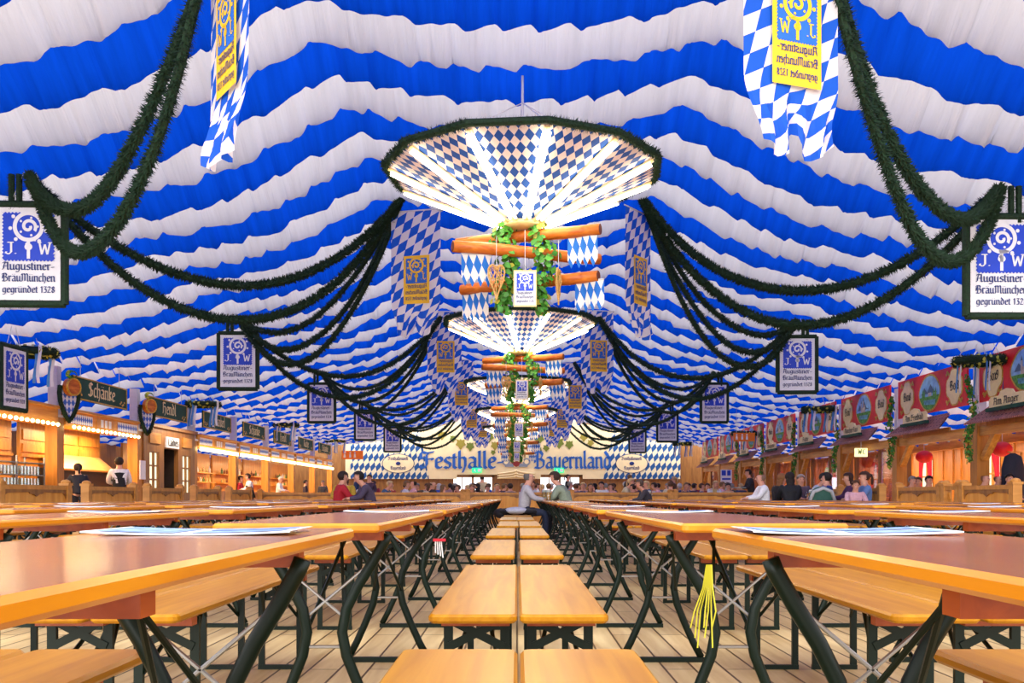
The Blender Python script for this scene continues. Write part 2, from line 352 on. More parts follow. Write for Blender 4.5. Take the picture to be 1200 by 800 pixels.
# ------------------------------------------------------------------ blackletter made of broad-nib strokes
G = {
 'a': (.72, [[(.12, .9), (.34, 1), (.56, .85), (.56, .12), (.7, 0)], [(.56, .56), (.28, .5), (.14, .32), (.14, .15), (.3, 0), (.56, .18)]]),
 'b': (.72, [[(.16, 1.5), (.16, .12), (.36, 0), (.58, .18), (.58, .84), (.4, 1), (.18, .8)]]),
 'c': (.58, [[(.54, .88), (.38, 1), (.16, .82), (.16, .18), (.36, 0), (.56, .14)]]),
 'd': (.74, [[(.16, 1.5), (.6, .86), (.6, .18), (.36, 0), (.16, .18), (.16, .82), (.36, 1), (.58, .88)]]),
 'e': (.64, [[(.18, .48), (.58, .66), (.56, .86), (.38, 1), (.16, .82), (.16, .18), (.36, 0), (.6, .14)]]),
 'g': (.72, [[(.58, 1), (.58, -.1), (.42, -.4), (.12, -.34)], [(.58, .86), (.36, 1), (.16, .82), (.16, .2), (.34, .04), (.58, .22)]]),
 'h': (.72, [[(.16, 1.55), (.16, .1), (.28, 0)], [(.16, .84), (.42, 1), (.58, .82), (.58, .2), (.4, -.36)]]),
 'i': (.36, [[(.03, .86), (.16, 1), (.16, .12), (.3, 0)], [(.14, 1.3), (.2, 1.36)]]),
 'k': (.62, [[(.16, 1.5), (.16, .1), (.28, 0)], [(.16, .6), (.4, 1), (.54, .86), (.2, .56), (.54, .08)]]),
 'l': (.36, [[(.08, 1.42), (.17, 1.54), (.17, .12), (.31, 0)]]),
 'm': (1.1, [[(.03, .86), (.16, 1), (.16, .1), (.28, 0)], [(.16, .82), (.42, 1), (.54, .84), (.54, .1), (.64, 0)], [(.54, .82), (.8, 1), (.92, .84), (.92, .12), (1.06, 0)]]),
 'n': (.74, [[(.03, .86), (.16, 1), (.16, .1), (.28, 0)], [(.16, .82), (.44, 1), (.58, .84), (.58, .12), (.72, 0)]]),
 'o': (.68, [[(.36, 1), (.16, .82), (.16, .18), (.36, 0), (.56, .18), (.56, .82), (.36, 1)]]),
 'r': (.54, [[(.03, .86), (.16, 1), (.16, .12), (.28, 0)], [(.16, .8), (.36, 1), (.5, .88)]]),
 's': (.62, [[(.54, .88), (.36, 1), (.16, .82), (.2, .62), (.52, .42), (.54, .18), (.34, 0), (.1, .14)]]),
 't': (.42, [[(.18, 1.28), (.18, .12), (.36, 0)], [(.0, .94), (.38, .98)]]),
 'u': (.76, [[(.04, .9), (.16, 1), (.16, .16), (.32, 0), (.58, .2)], [(.58, 1), (.58, .12), (.72, 0)]]),
 'w': (1.0, [[(.04, .9), (.16, 1), (.16, .16), (.3, 0), (.5, .18)], [(.5, 1), (.5, .16), (.62, 0), (.86, .2), (.86, .84), (.7, 1)]]),
 'y': (.74, [[(.04, .9), (.16, 1), (.16, .18), (.32, .04), (.58, .2)], [(.58, 1), (.58, .0), (.36, -.38), (.12, -.36)]]),
 'x': (.6, [[(.04, .9), (.18, 1), (.4, 0), (.56, .1)], [(.5, 1), (.1, 0)]]),
 'z': (.6, [[(.1, .95), (.5, 1), (.1, 0), (.55, .05)]]),
 'A': (.98, [[(.08, 1.2), (.34, 1.44), (.58, 1.28), (.76, 1.4), (.76, .12), (.92, 0)], [(.4, 1.34), (.22, .6), (.22, .2), (.04, .02)], [(.22, .62), (.76, .68)]]),
 'B': (.98, [[(.3, 1.4), (.3, .1)], [(-.02, 1.22), (.24, 1.46), (.58, 1.46), (.74, 1.2), (.6, .86), (.32, .8)], [(.56, .84), (.86, .62), (.84, .2), (.5, 0), (.04, .08)], [(.1, 1.1), (.06, .5)]]),
 'E': (.9, [[(.75, 1.3), (.5, 1.46), (.2, 1.2), (.2, .2), (.46, 0), (.8, .16)], [(.2, .76), (.66, .82)]]),
 'F': (.98, [[(-.05, 1.2), (.14, 1.46), (.4, 1.34), (.96, 1.46)], [(.6, 1.36), (.42, 1.1), (.46, .3), (.24, 0), (-.04, .12), (.02, .3)], [(.46, .78), (.84, .86), (.9, .74)], [(.02, 1.2), (.04, .9), (.2, .86)]]),
 'J': (.72, [[(.2, 1.4), (.7, 1.4)], [(.5, 1.4), (.5, .25), (.3, 0), (.06, .14), (.1, .3)]]),
 'K': (.9, [[(.18, 1.45), (.2, .1), (.06, 0)], [(.2, .72), (.5, 1.4), (.72, 1.3)], [(.3, .76), (.66, .1), (.86, 0)]]),
 'L': (.8, [[(.3, 1.45), (.2, 1.1), (.22, .1), (.7, .04), (.76, .2)]]),
 'M': (1.26, [[(.04, 1.2), (.24, 1.44), (.24, .12), (.06, 0)], [(.24, 1.26), (.52, 1.44), (.64, 1.24), (.64, .1)], [(.64, 1.26), (.94, 1.44), (1.06, 1.24), (1.06, .12), (1.2, 0)]]),
 'S': (.92, [[(.8, 1.24), (.5, 1.45), (.2, 1.2), (.28, .9), (.76, .6), (.76, .2), (.44, 0), (.08, .16)], [(.5, 1.4), (.5, .1)]]),
 'W': (1.3, [[(.0, 1.4), (.34, 1.4)], [(.17, 1.4), (.38, .0), (.64, 1.2), (.86, 0), (1.1, 1.4)], [(.94, 1.4), (1.26, 1.4)]]),
 'G': (.92, [[(.78, 1.26), (.5, 1.46), (.18, 1.2), (.18, .2), (.46, 0), (.76, .2), (.76, .62), (.5, .66)]]), 'H': (1.0, [[(.2, 1.44), (.2, .1), (.08, 0)], [(.2, .8), (.56, .96), (.74, .8), (.74, .1), (.56, -.2)], [(.05, 1.3), (.4, 1.44), (.7, 1.3)]]),
 'N': (1.0, [[(.1, 1.3), (.26, 1.44), (.26, .1), (.1, 0)], [(.26, 1.3), (.6, 1.44), (.76, 1.2), (.76, .1), (.9, 0)]]),
 '1': (.5, [[(.06, 1.1), (.26, 1.36), (.26, .0)]]), '2': (.66, [[(.1, 1.1), (.3, 1.36), (.54, 1.14), (.1, .08), (.58, .05)]]),
 '3': (.62, [[(.1, 1.3), (.5, 1.3), (.26, .8), (.52, .56), (.44, .06), (.08, .1)]]),
 '4': (.66, [[(.46, 0), (.46, 1.36), (.06, .4), (.6, .4)]]), '5': (.62, [[(.52, 1.34), (.16, 1.34), (.14, .8), (.5, .7), (.46, .1), (.08, .06)]]),
 '6': (.64, [[(.5, 1.3), (.2, .9), (.14, .2), (.34, 0), (.54, .2), (.5, .64), (.2, .6)]]), '7': (.6, [[(.08, 1.3), (.54, 1.3), (.24, 0)]]),
 '8': (.66, [[(.34, .74), (.14, 1.04), (.34, 1.34), (.54, 1.04), (.34, .74), (.12, .34), (.34, 0), (.56, .34), (.34, .74)]]),
 '9': (.64, [[(.5, .7), (.2, .74), (.14, 1.1), (.34, 1.36), (.52, 1.14), (.5, .5), (.2, 0)]]), 'C': (.86, [[(.74, 1.3), (.5, 1.46), (.18, 1.2), (.18, .24), (.46, 0), (.78, .16)]]),
 '-': (.6, [[(.1, .5), (.5, .54)]]), '.': (.3, [[(.1, .06), (.16, .12)]]), ' ': (.42, []),
}
for base, um in (('a', 'ä'), ('u', 'ü')):
    G[um] = (G[base][0], G[base][1] + [[(.16, 1.26), (.22, 1.32)], [(.48, 1.26), (.54, 1.32)]])
def text_mb(s, cx, cz, width=None, xh=None, y=0, mb=None, mi=0, nib=.13, mirror=False, upright=False, thick=0):
    """lettering in the local xz plane facing -y, centred on (cx, cz)"""
    mb = mb or MB(); W = sum(G[c][0] for c in s); sc = xh if xh else width / W
    sx = width / W if width else sc
    ang = math.radians(38) if not upright else math.radians(15); nx, nz = nib * math.cos(ang), nib * math.sin(ang)
    x0 = -W / 2; sg = -1 if mirror else 1
    for ch in s:
        gw, strokes = G[ch]
        for st in strokes:
            for (p, q) in zip(st, st[1:]):
                # broad nib: the swept hull of a slanted pen edge
                a = [(p[0] - nx / 1, p[1] - nz), (p[0] + nx, p[1] + nz), (q[0] + nx, q[1] + nz), (q[0] - nx, q[1] - nz)]
                mb.quad([(cx + sg * (x0 + u) * sx, y, cz + (v - .5) * sc) for (u, v) in a], mi)
                t = .06
                d = Vector((q[0] - p[0], q[1] - p[1])); L = max(d.length, 1e-6); nrm = Vector((-d.y, d.x)) / L * t
                a = [(p[0] + nrm.x, p[1] + nrm.y), (q[0] + nrm.x, q[1] + nrm.y), (q[0] - nrm.x, q[1] - nrm.y), (p[0] - nrm.x, p[1] - nrm.y)]
                mb.quad([(cx + sg * (x0 + u) * sx, y - .0004, cz + (v - .5) * sc) for (u, v) in a], mi)
        x0 += gw
    return mb
def crozier(mb, cx, cz, h, y, mi=0, mirror=False, gap_mi=None):
    """bishop's crook: knobbed spiral head on a knotted stem, h tall"""
    sg = -1 if mirror else 1
    R0 = h * .29; c0 = (cx, cz + h * .2)
    def P(a, r): return (c0[0] + sg * r * math.cos(a), y, c0[1] + r * math.sin(a))
    def band(a0, a1, rfun, wd, n=40):
        for k in range(n):
            a, b = a0 + (a1 - a0) * k / n, a0 + (a1 - a0) * (k + 1) / n
            ra, rb = rfun(k / n), rfun((k + 1) / n)
            mb.quad([P(a, ra - wd / 2), P(b, rb - wd / 2), P(b, rb + wd / 2), P(a, ra + wd / 2)], mi)
    band(-PI * .45, PI * 1.62, lambda t: R0, h * .085)
    band(PI * -.2, PI * 2.1, lambda t: R0 * (.56 - .42 * t), h * .07, 36)
    for k in range(9):
        a = -PI * .3 + 2 * PI * k / 9
        mb.disc(P(a, R0 * 1.33), h * .042, h * .042, n=10, mi=mi)
    for k in range(5):
        mb.disc(P(2 * PI * k / 5, R0 * .68), h * .028, h * .028, n=8, mi=mi)
    mb.quad([(cx - h * .035, y, cz - h * .5), (cx + h * .035, y, cz - h * .5), (cx + h * .035, y, cz - h * .08), (cx - h * .035, y, cz - h * .08)], mi)
    mb.disc((cx, y, cz - h * .24), h * .085, h * .075, n=14, mi=mi)
    mb.quad([(cx - h * .06, y, cz - h * .1), (cx + h * .16 * sg, y, cz - h * .12), (cx + h * .16 * sg, y, cz - h * .06), (cx - h * .06, y, cz - h * .04)], mi)
def stamp(mb, cx, cz, wd, ht, y, mi, n=15):
    """square with a perforated edge, like a postage stamp"""
    pts = []; tx, tz = wd / n / 2, ht / n / 2
    nx = n; nz = max(3, int(n * ht / wd)); tooth = wd / n * .45
    def side(p, q, k, nrm):
        p, q = Vector(p), Vector(q)
        for j in range(k):
            pts.append(p.lerp(q, j / k)); pts.append(p.lerp(q, (j + .5) / k) + Vector(nrm) * tooth)
    a, b, c, d = (cx - wd / 2, y, cz - ht / 2), (cx + wd / 2, y, cz - ht / 2), (cx + wd / 2, y, cz + ht / 2), (cx - wd / 2, y, cz + ht / 2)
    side(a, b, nx, (0, 0, 1)); side(b, c, nz, (-1, 0, 0)); side(c, d, nx, (0, 0, -1)); side(d, a, nz, (1, 0, 0))
    mb.quad(pts, mi)
def needles(mb, pts, rad, per_m, mi=0, ln=None, rnd=None, wd=.006):
    rnd = rnd or R; ln = ln or rad * .8
    for a, b in zip(pts, pts[1:]):
        a, b = Vector(a), Vector(b); t = b - a; L = t.length
        if L < 1e-6: continue
        t = t / L; u = t.cross(Vector((.3, .2, .9))).normalized(); v = t.cross(u)
        for _ in range(max(1, int(L * per_m + rnd.random()))):
            p = a + t * (rnd.random() * L); w_ = rnd.random() * 2 * PI
            n = u * math.cos(w_) + v * math.sin(w_); s = t.cross(n) * wd
            q = p + n * (rad * .55); e = p + n * (rad + ln * (.4 + .6 * rnd.random())) + t * (ln * (rnd.random() - .3))
            mb.quad([q - s, q + s, e], mi)

# ------------------------------------------------------------------ tent shell
D_BACK = 64.5; EAVE = 11.1; SIDE = 17.5
PROF = [(0, 5.40), (.8, 5.44), (1.6, 5.55), (2.1, 5.68), (2.5, 5.74), (2.9, 5.58), (3.45, 5.27), (4.3, 4.86), (5.0, 4.62), (5.9, 4.44), (6.5, 4.36), (7.0, 4.16), (7.7, 3.93), (8.7, 3.68), (9.8, 3.51), (11.1, 3.42)]
PROF_SIDE = [(11.1, 3.36), (12.0, 3.15), (13.2, 2.85), (14.6, 2.60), (16.0, 2.42), (17.5, 2.30)]
def interp(tab, x):
    for i, (a, b) in enumerate(zip(tab, tab[1:])):
        if x <= b[0]:
            p = tab[i - 1] if i else (-tab[1][0], tab[1][1]); q = tab[min(i + 2, len(tab) - 1)]
            t = (x - a[0]) / (b[0] - a[0]); L = b[0] - a[0]
            m0 = (b[1] - p[1]) / (b[0] - p[0]) * L; m1 = (q[1] - a[1]) / (q[0] - a[0]) * L
            return (2*t**3 - 3*t*t + 1) * a[1] + (t**3 - 2*t*t + t) * m0 + (3*t*t - 2*t**3) * b[1] + (t**3 - t*t) * m1
    return tab[-1][1]
def dscale(d): return 1 - .0015 * (d - 12)
def roof_z(x, d, tab=PROF): return CAM_Z + interp(tab, abs(x)) * dscale(d)
STRIP = 1.05; S0 = 11.36                    # strip k spans S0+k*STRIP ..; even k is blue
def fabric_roof(name, tab, x0, x1, k0, k1, dx, seed):
    rnd = random.Random(seed)
    nx = int(round((x1 - x0) / dx)); xs = [x0 + (x1 - x0) * i / nx for i in range(nx + 1)]
    def wob(ph, i):
        x = xs[i]
        return (math.sin(x * 27 + ph[0] + 2.2 * math.sin(x * 1.9 + ph[3])) * .42 + math.sin(x * 17 + ph[1] + 1.7 * math.sin(x * 2.7 + ph[4])) * .38 + math.sin(x * 39 + ph[2] + 3 * math.sin(x * 1.1)) * .2)
    def edge(ph, x):                        # scalloped hem of a strip
        q = .5 * math.sin(x * 4.1 + ph[3]) + .5 * math.sin(x * 6.7 + ph[4]) + .55 * math.sin(x * 1.3 + ph[5])
        u = x * 1.75 + ph[0] + .35 * math.sin(x * 1.9 + ph[2]); fr = u % 1.0
        fr = min(1, fr / .8) if fr < .8 else 1 - (fr - .8) / .2
        return .018 * q + .095 * ((fr if ph[5] > 3.1 else 1 - fr) - .5) + .02 * (math.sin(int(u) * 12.9) if fr > .1 else 0)
    mb = MB(); rows = 7; n = nx + 1; prev = None
    for k in range(k0, k1):                 # every strip is a flounce: hangs from a cord to a scalloped hem, then the cloth runs back to the next
        ph = [rnd.random() * 6.28 for _ in range(6)]
        dk = S0 + (k + 1) * STRIP; mi = 0 if k % 2 == 0 else 1
        base = len(mb.v); amp = .055 if mi == 0 else .036; h = .62
        for r in range(rows):
            t = r / (rows - 1)              # 0 at the cord, 1 at the hem
            for i, x in enumerate(xs):
                z0 = roof_z(x, dk, tab)
                e = edge(ph, x) * t * t
                p = wob(ph, i) * (.55 + .45 * t) * (.75 + .25 * math.sin(x * 1.7 + ph[4] + 2 * t))
                mb.v.append((x + .012 * math.sin(5 * t + ph[5] + x * 3), dk + .16 * (1 - t) + amp * p - .05 * math.sin(PI * t), z0 + h * (1 - t) + e))
        for r in range(rows - 1):
            for i in range(nx):
                q = base + r * n + i
                mb.f.append((q, q + n, q + n + 1, q + 1)); mb.mi.append(mi)
        if prev is not None:                # the hidden back slope of the strip before
            for i in range(nx):
                q = base + (rows - 1) * n + i; u = prev + i
                mb.f.append((u, u + 1, q + 1, q)); mb.mi.append(1 - mi)
        prev = base
    o = structure(name, mb, ['blue_cloth', 'white_cloth'], smooth=True)
    return o
KB = int((D_BACK - S0) / STRIP) - 3  # roof stops short: an added gap lets daylight onto the rear banner
fabric_roof('ceiling', PROF, -EAVE, EAVE, -5, KB, .03, 1)
fabric_roof('ceiling_left_aisle', PROF_SIDE, -SIDE, -EAVE, -2, KB, .10, 3)
fabric_roof('ceiling_right_aisle', PROF_SIDE, EAVE, SIDE, -2, KB, .10, 4)

mb = MB(); mb.quad([(-SIDE, -5, 0), (SIDE, -5, 0), (SIDE, D_BACK, 0), (-SIDE, D_BACK, 0)]); structure('floor', mb, 'floor')
for sx, nm in ((-1, 'wall_left'), (1, 'wall_right')):
    mb = MB(); mb.box((sx * (SIDE + .06), (D_BACK + 5) / 2, 1.7), (.12, D_BACK - 5, 3.4)); structure(nm, mb, 'wood')
# rear wall: wainscot below, wide printed banner above
mb = MB()
DOORS = [(at(529, 0, D_BACK).x, at(579, 0, D_BACK).x), (at(631, 0, D_BACK).x, at(681, 0, D_BACK).x)]
DOOR_TOP = at(0, 556, D_BACK).z; BAN_Z0 = at(0, 561, D_BACK).z
xs = [-SIDE, DOORS[0][0], DOORS[0][1], DOORS[1][0], DOORS[1][1], SIDE]
for (a, b) in ((0, 1), (2, 3), (4, 5)):
    mb.box(((xs[a] + xs[b]) / 2, D_BACK + .15, DOOR_TOP / 2), (xs[b] - xs[a], .2, DOOR_TOP))
mb.box((0, D_BACK + .15, DOOR_TOP + 3.2), (2 * SIDE, .2, 6.4))
structure('wall_back', mb, 'dark_wood')
for n_, (a, b) in enumerate(DOORS):
    d_ = MB(); wx = b - a; mid = (a + b) / 2
    for x in (a + .07, mid, b - .07): d_.box((x, D_BACK + .1, DOOR_TOP / 2), (.14, .3, DOOR_TOP))
    d_.box((mid, D_BACK + .1, DOOR_TOP - .08), (wx, .3, .2))
    d_.box((mid, D_BACK + .12, .12), (wx, .2, .24))
    for x in ((a + mid) / 2, (b + mid) / 2): d_.box((x, D_BACK + .12, DOOR_TOP / 2), (.06, .1, DOOR_TOP)); 
    d_.box((mid, D_BACK + .12, 1.05), (wx, .1, .07))
    o = structure('door_%d' % (n_ + 1), d_, 'dark_wood')
    g = MB(); g.quad([(a, D_BACK + .16, .2), (b, D_BACK + .16, .2), (b, D_BACK + .16, DOOR_TOP), (a, D_BACK + .16, DOOR_TOP)]); g.build('door_glass', 'day', o)

# banner
bt = thing('hall_banner', 'wide beige banner on the rear wall with blue blackletter name and lozenge ends', 'banner', (0, D_BACK - .1, 0))
def bann(px0, px1, nm, m_, dy, slope=0):
    mb = MB(); a, b = at(px0, 0, D_BACK).x, at(px1, 0, D_BACK).x; n = 24
    for i in range(n):
        x0, x1 = a + (b - a) * i / n, a + (b - a) * (i + 1) / n
        z0, z1 = [roof_z(x, D_BACK) + .35 for x in (x0, x1)]
        def bot(x):
            for (p, q) in DOORS:
                if p - .05 < x < q + .05: return DOOR_TOP
            return BAN_Z0
        zb = bot((x0 + x1) / 2); s0 = s1 = 0
        mb.quad([(x0, dy, zb), (x1, dy, zb), (x1, dy, z1), (x0, dy, z0)], 0, [(x0, zb), (x1, zb), (x1, z1), (x0, z0)])
    return mb.build(nm, m_, bt)
bann(405, 797, 'banner_cloth', 'beige', 0)
def loz_end(px0, px1, px2, nm):          # slanting inner edge
    mb = MB(); a, b, c = (at(p, 0, D_BACK).x for p in (px0, px1, px2)); n = 14
    for i in range(n):
        t0, t1 = i / n, (i + 1) / n
        p0 = (a + (b - a) * t0, BAN_Z0); p1 = (a + (b - a) * t1, BAN_Z0)
        xa, xb = a + (c - a) * t0, a + (c - a) * t1
        q0 = (xa, roof_z(xa, D_BACK) + .3); q1 = (xb, roof_z(xb, D_BACK) + .3)
        pts = [p0, p1, q1, q0]
        mb.quad([(x, -.03, z) for x, z in pts], 0, pts)
    mb.build('lozenge_field', 'back_loz', bt)
loz_end(411, 503, 492, 'l'); loz_end(797, 707, 718, 'r')
for px in (467, 740):
    c = at(px, 543, D_BACK); mb = MB()
    mb.disc((c.x, -.06, c.z), 19 * D_BACK / F_PX, 11.5 * D_BACK / F_PX, mi=1, n=36); mb.disc((c.x, -.07, c.z), 18.2 * D_BACK / F_PX, 10.8 * D_BACK / F_PX, mi=0, n=36)
    for s_, dz, wd in (('Festhallenwelt', .3, 1.3), ('Bayernland', -.32, 1.0)):
        text_mb(s_, c.x, c.z + dz, width=wd, xh=.15, y=-.08, mb=mb, mi=2)
    mb.ball((c.x, -.1, c.z), (.16, .02, .12), mi=2)
    mb.build('oval_emblem', ['beige', 'ink', 'ink'], bt)
text_mb('Festhalle-', at(542, 0, D_BACK).x, at(0, 542, D_BACK).z, width=98 * D_BACK / F_PX, xh=.74, y=-.08).build('lettering', 'banner_blue', bt)
text_mb('Bayernland', at(671, 0, D_BACK).x, at(0, 542, D_BACK).z, width=90 * D_BACK / F_PX, xh=.74, y=-.08).build('lettering', 'banner_blue', bt)
mb = MB()                                   # painted shield with ribbons in the middle
c = at(605, 538, D_BACK); s = D_BACK / F_PX
mb.quad([(c.x + x * s, -.07, c.z + z * s) for x, z in ((-8, 10), (8, 10), (8, 0), (4, -7), (0, -9), (-4, -7), (-8, 0))], 0)
for k in range(3): mb.quad([(c.x + (x - 6 + 5 * k) * s, -.08, c.z + z * s) for x, z in ((0, 9), (2, 9), (5, -3), (3, -3))], 1)
for sx in (-1, 1):
    mb.disc((c.x + sx * 12 * s, -.075, c.z - 3 * s), 4.5 * s, 4.5 * s, mi=2); mb.disc((c.x + sx * 12 * s, -.08, c.z - 3 * s), 2.6 * s, 2.6 * s, mi=1)
    mb.quad([(c.x + sx * x * s, -.072, c.z + z * s) for x, z in ((4, -5), (14, -6), (13, -9), (3, -9))], 2)
mb.build('coat_of_arms', [tone('#8a2a2a'), 'beige', tone('#8d93a0')], bt)
mb = MB()                                   # painted hop and vine leaves hanging from the banner's upper edge
for px, py, r in [(518, 510, 5), (531, 514, 4), (540, 520, 6), (551, 523, 5), (560, 519, 4), (573, 512, 6), (580, 522, 5), (632, 514, 6), (640, 525, 4), (655, 519, 6), (667, 521, 5), (684, 512, 5), (692, 519, 4), (578, 530, 3), (632, 527, 3), (586, 509, 5), (623, 511, 4)]:
    c = at(px, py, D_BACK); r *= s
    mb.quad([(c.x + r * x, -.05, c.z + r * z) for x, z in ((0, -1.2), (.5, -.5), (1, -.2), (.7, .3), (.8, .9), (.2, .7), (0, 1), (-.2, .7), (-.8, .9), (-.7, .3), (-1, -.2), (-.5, -.5))], R.randrange(2))
mb.build('painted_leaves', [tone('#6f7a2a'), tone('#9a8a34')], bt)
mb = MB()                                   # gathered swag between the two doors
for k in range(3):
    for sx in (-1, 1):
        pts = [(at(605, 0, D_BACK).x + sx * t * 1.25, -.08, at(0, 551 + 3.2 * k, D_BACK).z - .22 * (t ** .5) * (1 - .15 * k)) for t in [i / 8 for i in range(9)]]
        mb.tube(pts, .05, 6)
mb.build('swag_folds', 'beige', bt, True)
for px, who in ((559, 'left'), (655, 'right')):
    t = thing('exit_sign', 'green lit exit sign above the %s rear door' % who, 'exit sign', (at(px, 0, D_BACK).x, D_BACK - .235, at(0, 551, D_BACK).z), 0)
    mb = MB(); mb.box((0, 0, 0), (.62, .1, .32)); mb.build('case', 'exit_green', t)
    mb = MB()
    mb.quad([(.06, -.06, -.1), (.26, -.06, -.1), (.26, -.06, .1), (.06, -.06, .1)]); mb.disc((-.14, -.06, .08), .03, .03)
    mb.quad([(-.18, -.06, .04), (-.1, -.06, .05), (-.08, -.06, -.05), (-.04, -.06, -.11), (-.1, -.06, -.09), (-.14, -.06, -.03), (-.22, -.06, -.11), (-.2, -.06, -.02)])
    mb.build('pictogram', 'sign_white', t)

# ------------------------------------------------------------------ beer tables and benches
T_H, B_H = .765, .49
T_L, T_W, B_L, B_W = 2.55, .5, 2.15, .27
def leg_curve(sx):
    p = [(.215, .715), (.205, .69), (.165, .62), (.115, .54), (.075, .46), (.06, .38), (.075, .30), (.115, .20), (.16, .10), (.2, .025)]
    return [(sx * x, 0, z) for x, z in p]
def make_table():
    t = thing('beer_table', 'x', 'table')
    mb = MB(); mb.slab((0, 0, T_H - .014), (T_W, T_L, .028), .02, .007, 0, 1); mb.build('table_top', ['top', 'edge'], t)
    for y in (-.86, 0, .86):
        mb = MB(); mb.box((0, y, T_H - .028 - .02), (T_W - .09, .05, .04)); mb.build('batten', 'batten', t)
    for y in (-.825, .825):
        for sx in (-1, 1):
            mb = MB(); mb.tube([(x, y, z) for x, _, z in leg_curve(sx)], .0165, 8, sq=(1.15, .9)); mb.build('leg', 'green_steel', t, True)
        mb = MB(); mb.box((0, y, .0125), (.43, .03, .025)); mb.build('foot_bar', 'green_steel', t)
        s_ = 1 if y < 0 else -1
        mb = MB()
        mb.tube([(-.07, y, .36), (.02, y + s_ * .42, T_H - .03)], .007, 6); mb.tube([(.07, y, .36), (-.02, y + s_ * .42, T_H - .03)], .007, 6)
        mb.build('brace', 'green_steel', t)
        mb = MB(); mb.tube([(-.16, y + .01, .62), (.075, y + .01, .42)], .005, 6); mb.tube([(.16, y + .01, .62), (-.075, y + .01, .42)], .005, 6)
        mb.tube([(-.07, y, .33), (.07, y, .33)], .006, 6)
        mb.build('cross_rod', 'zinc', t)
    return t
def make_bench():
    t = thing('beer_bench', 'x', 'bench')
    mb = MB(); mb.slab((0, 0, B_H - .014), (B_W, B_L, .028), .028, .008); mb.build('seat', 'seat', t)
    for y in (-.78, .78):
        mb = MB(); mb.box((0, y - (.06 if y < 0 else -.06), B_H - .045), (B_W - .05, .05, .034)); mb.build('batten', 'batten', t)
        for sx in (-1, 1):
            mb = MB(); mb.box((sx * .093, y, .225), (.03, .018, .45)); mb.build('leg', 'green_steel', t)
        mb = MB(); mb.box((0, y, .011), (.22, .02, .022)); mb.build('foot_bar', 'green_steel', t)
        mb = MB(); yb = y - .012 if y < 0 else y + .012
        for sx in (-1, 1):
            a = Vector((-.09 * sx, yb, .44)); b = Vector((.09 * sx, yb, .35)); d = b - a
            mb.box((a + b) / 2, (d.length, .006, .028), 0, Matrix.Rotation(-math.atan2(d.z, d.x), 3, 'Y'))
        mb.build('cross_brace', 'green_steel', t)
        mb = MB(); s_ = 1 if y < 0 else -1
        for sx in (-1, 1): mb.tube([(sx * .08, y, .26), (sx * .02, y + s_ * .3, B_H - .03)], .008, 6)
        mb.build('stay', 'green_steel', t)
    return t
PITCH = 2.98
table0, bench0 = make_table(), make_bench(); used = {'t': False, 'b': False}
def visible(x, half, d_far): return (abs(x) - half) / max(d_far, .1) < .545
PLACES = {}
NUM = lambda k: ORD[k] if k < len(ORD) else str(k)
ROWW = ['first', 'second', 'third', 'fourth', 'fifth', 'sixth']
TAB = {'left': [-.66 - 1.30 * i for i in range(5)], 'right': [.74 + 1.38 * i for i in range(5)]}
BEN = {'left': [-1.30 - 1.30 * i for i in range(5)], 'right': [1.41 + 1.38 * i for i in range(5)]}
for side in ('left', 'right'):
    for i, x in enumerate(TAB[side]):
        n = 0
        for k in range(-1, 8):
            yc = 4.19 + PITCH * k + R.uniform(-.05, .05) * (k > 1)
            if not visible(x, T_W / 2, yc + T_L / 2): continue
            lab = 'orange beer table, %s from the front, %s table row %s of the centre benches' % (NUM(n), ROWW[i], side)
            loc = (x + R.uniform(-.015, .015) * (k > 0), yc, 0)
            if not used['t']: o = table0; o['label'] = lab; o.location = loc; used['t'] = True
            else: o = copy_tree(table0, lab, loc)
            o['group'] = 'beer tables in the hall'; PLACES['t', side, i, k] = o
            n += 1
    for i, x in enumerate(BEN[side]):
        for w_, sx in (('aisle', -1 if side == 'right' else 1), ('wall', 1 if side == 'right' else -1)):
            n = 0
            for k in range(-1, 8):
                yc = 4.025 + PITCH * k + R.uniform(-.05, .05) * (k > 1); xx = x + sx * (B_W / 2 + .008)
                if k == -1 and i == 0: xx += .17 if side == 'left' else -.17
                if k == -1: yc += .17
                if not visible(xx, B_W / 2, yc + B_L / 2): continue
                lab = 'orange bench, %s from the front, %s side of the %s bench row to the %s' % (NUM(n), w_, ROWW[i], side)
                loc = (xx, yc, 0)
                if not used['b']: o = bench0; o['label'] = lab; o.location = loc; used['b'] = True
                else: o = copy_tree(bench0, lab, loc)
                o['group'] = 'beer benches in the hall'; n += 1
for sx, who in ((-1, 'left'), (1, 'right')):
    for n, k in enumerate(range(-1, 8)):
        j = 0 if k < 1 else R.uniform(-.02, .02)
        copy_tree(bench0, 'orange bench, %s from the front in the %s line of the central bench pair' % (NUM(n), who),
                  (sx * (B_W / 2 + .003) + .004 + j, 4.025 + PITCH * k + (.17 if k == -1 else 0), 0), group='beer benches in the hall')

# ------------------------------------------------------------------ tall posts along both sides
POSTS = [18.8 + 5 * k for k in range(0, 9)]
for sx, side in ((-1, 'left'), (1, 'right')):
    for n, d in enumerate(POSTS):
        t = thing('tent_post', '%s tent post on the %s side, white above, brown timber below' % (ORD[n], side), 'post', (sx * (EAVE + .12), d, 0), 0, 'tent posts')
        mb = MB(); mb.box((0, 0, 1.38), (.30, .36, 2.76)); mb.box((0, 0, .1), (.36, .42, .2)); mb.build('timber_casing', 'post_wood', t)
        mb = MB(); mb.box((0, 0, (2.76 + 4.0) / 2), (.22, .22, 1.24)); mb.box((0, 0, 2.79), (.34, .4, .06)); mb.build('steel_column', 'steel_white', t)

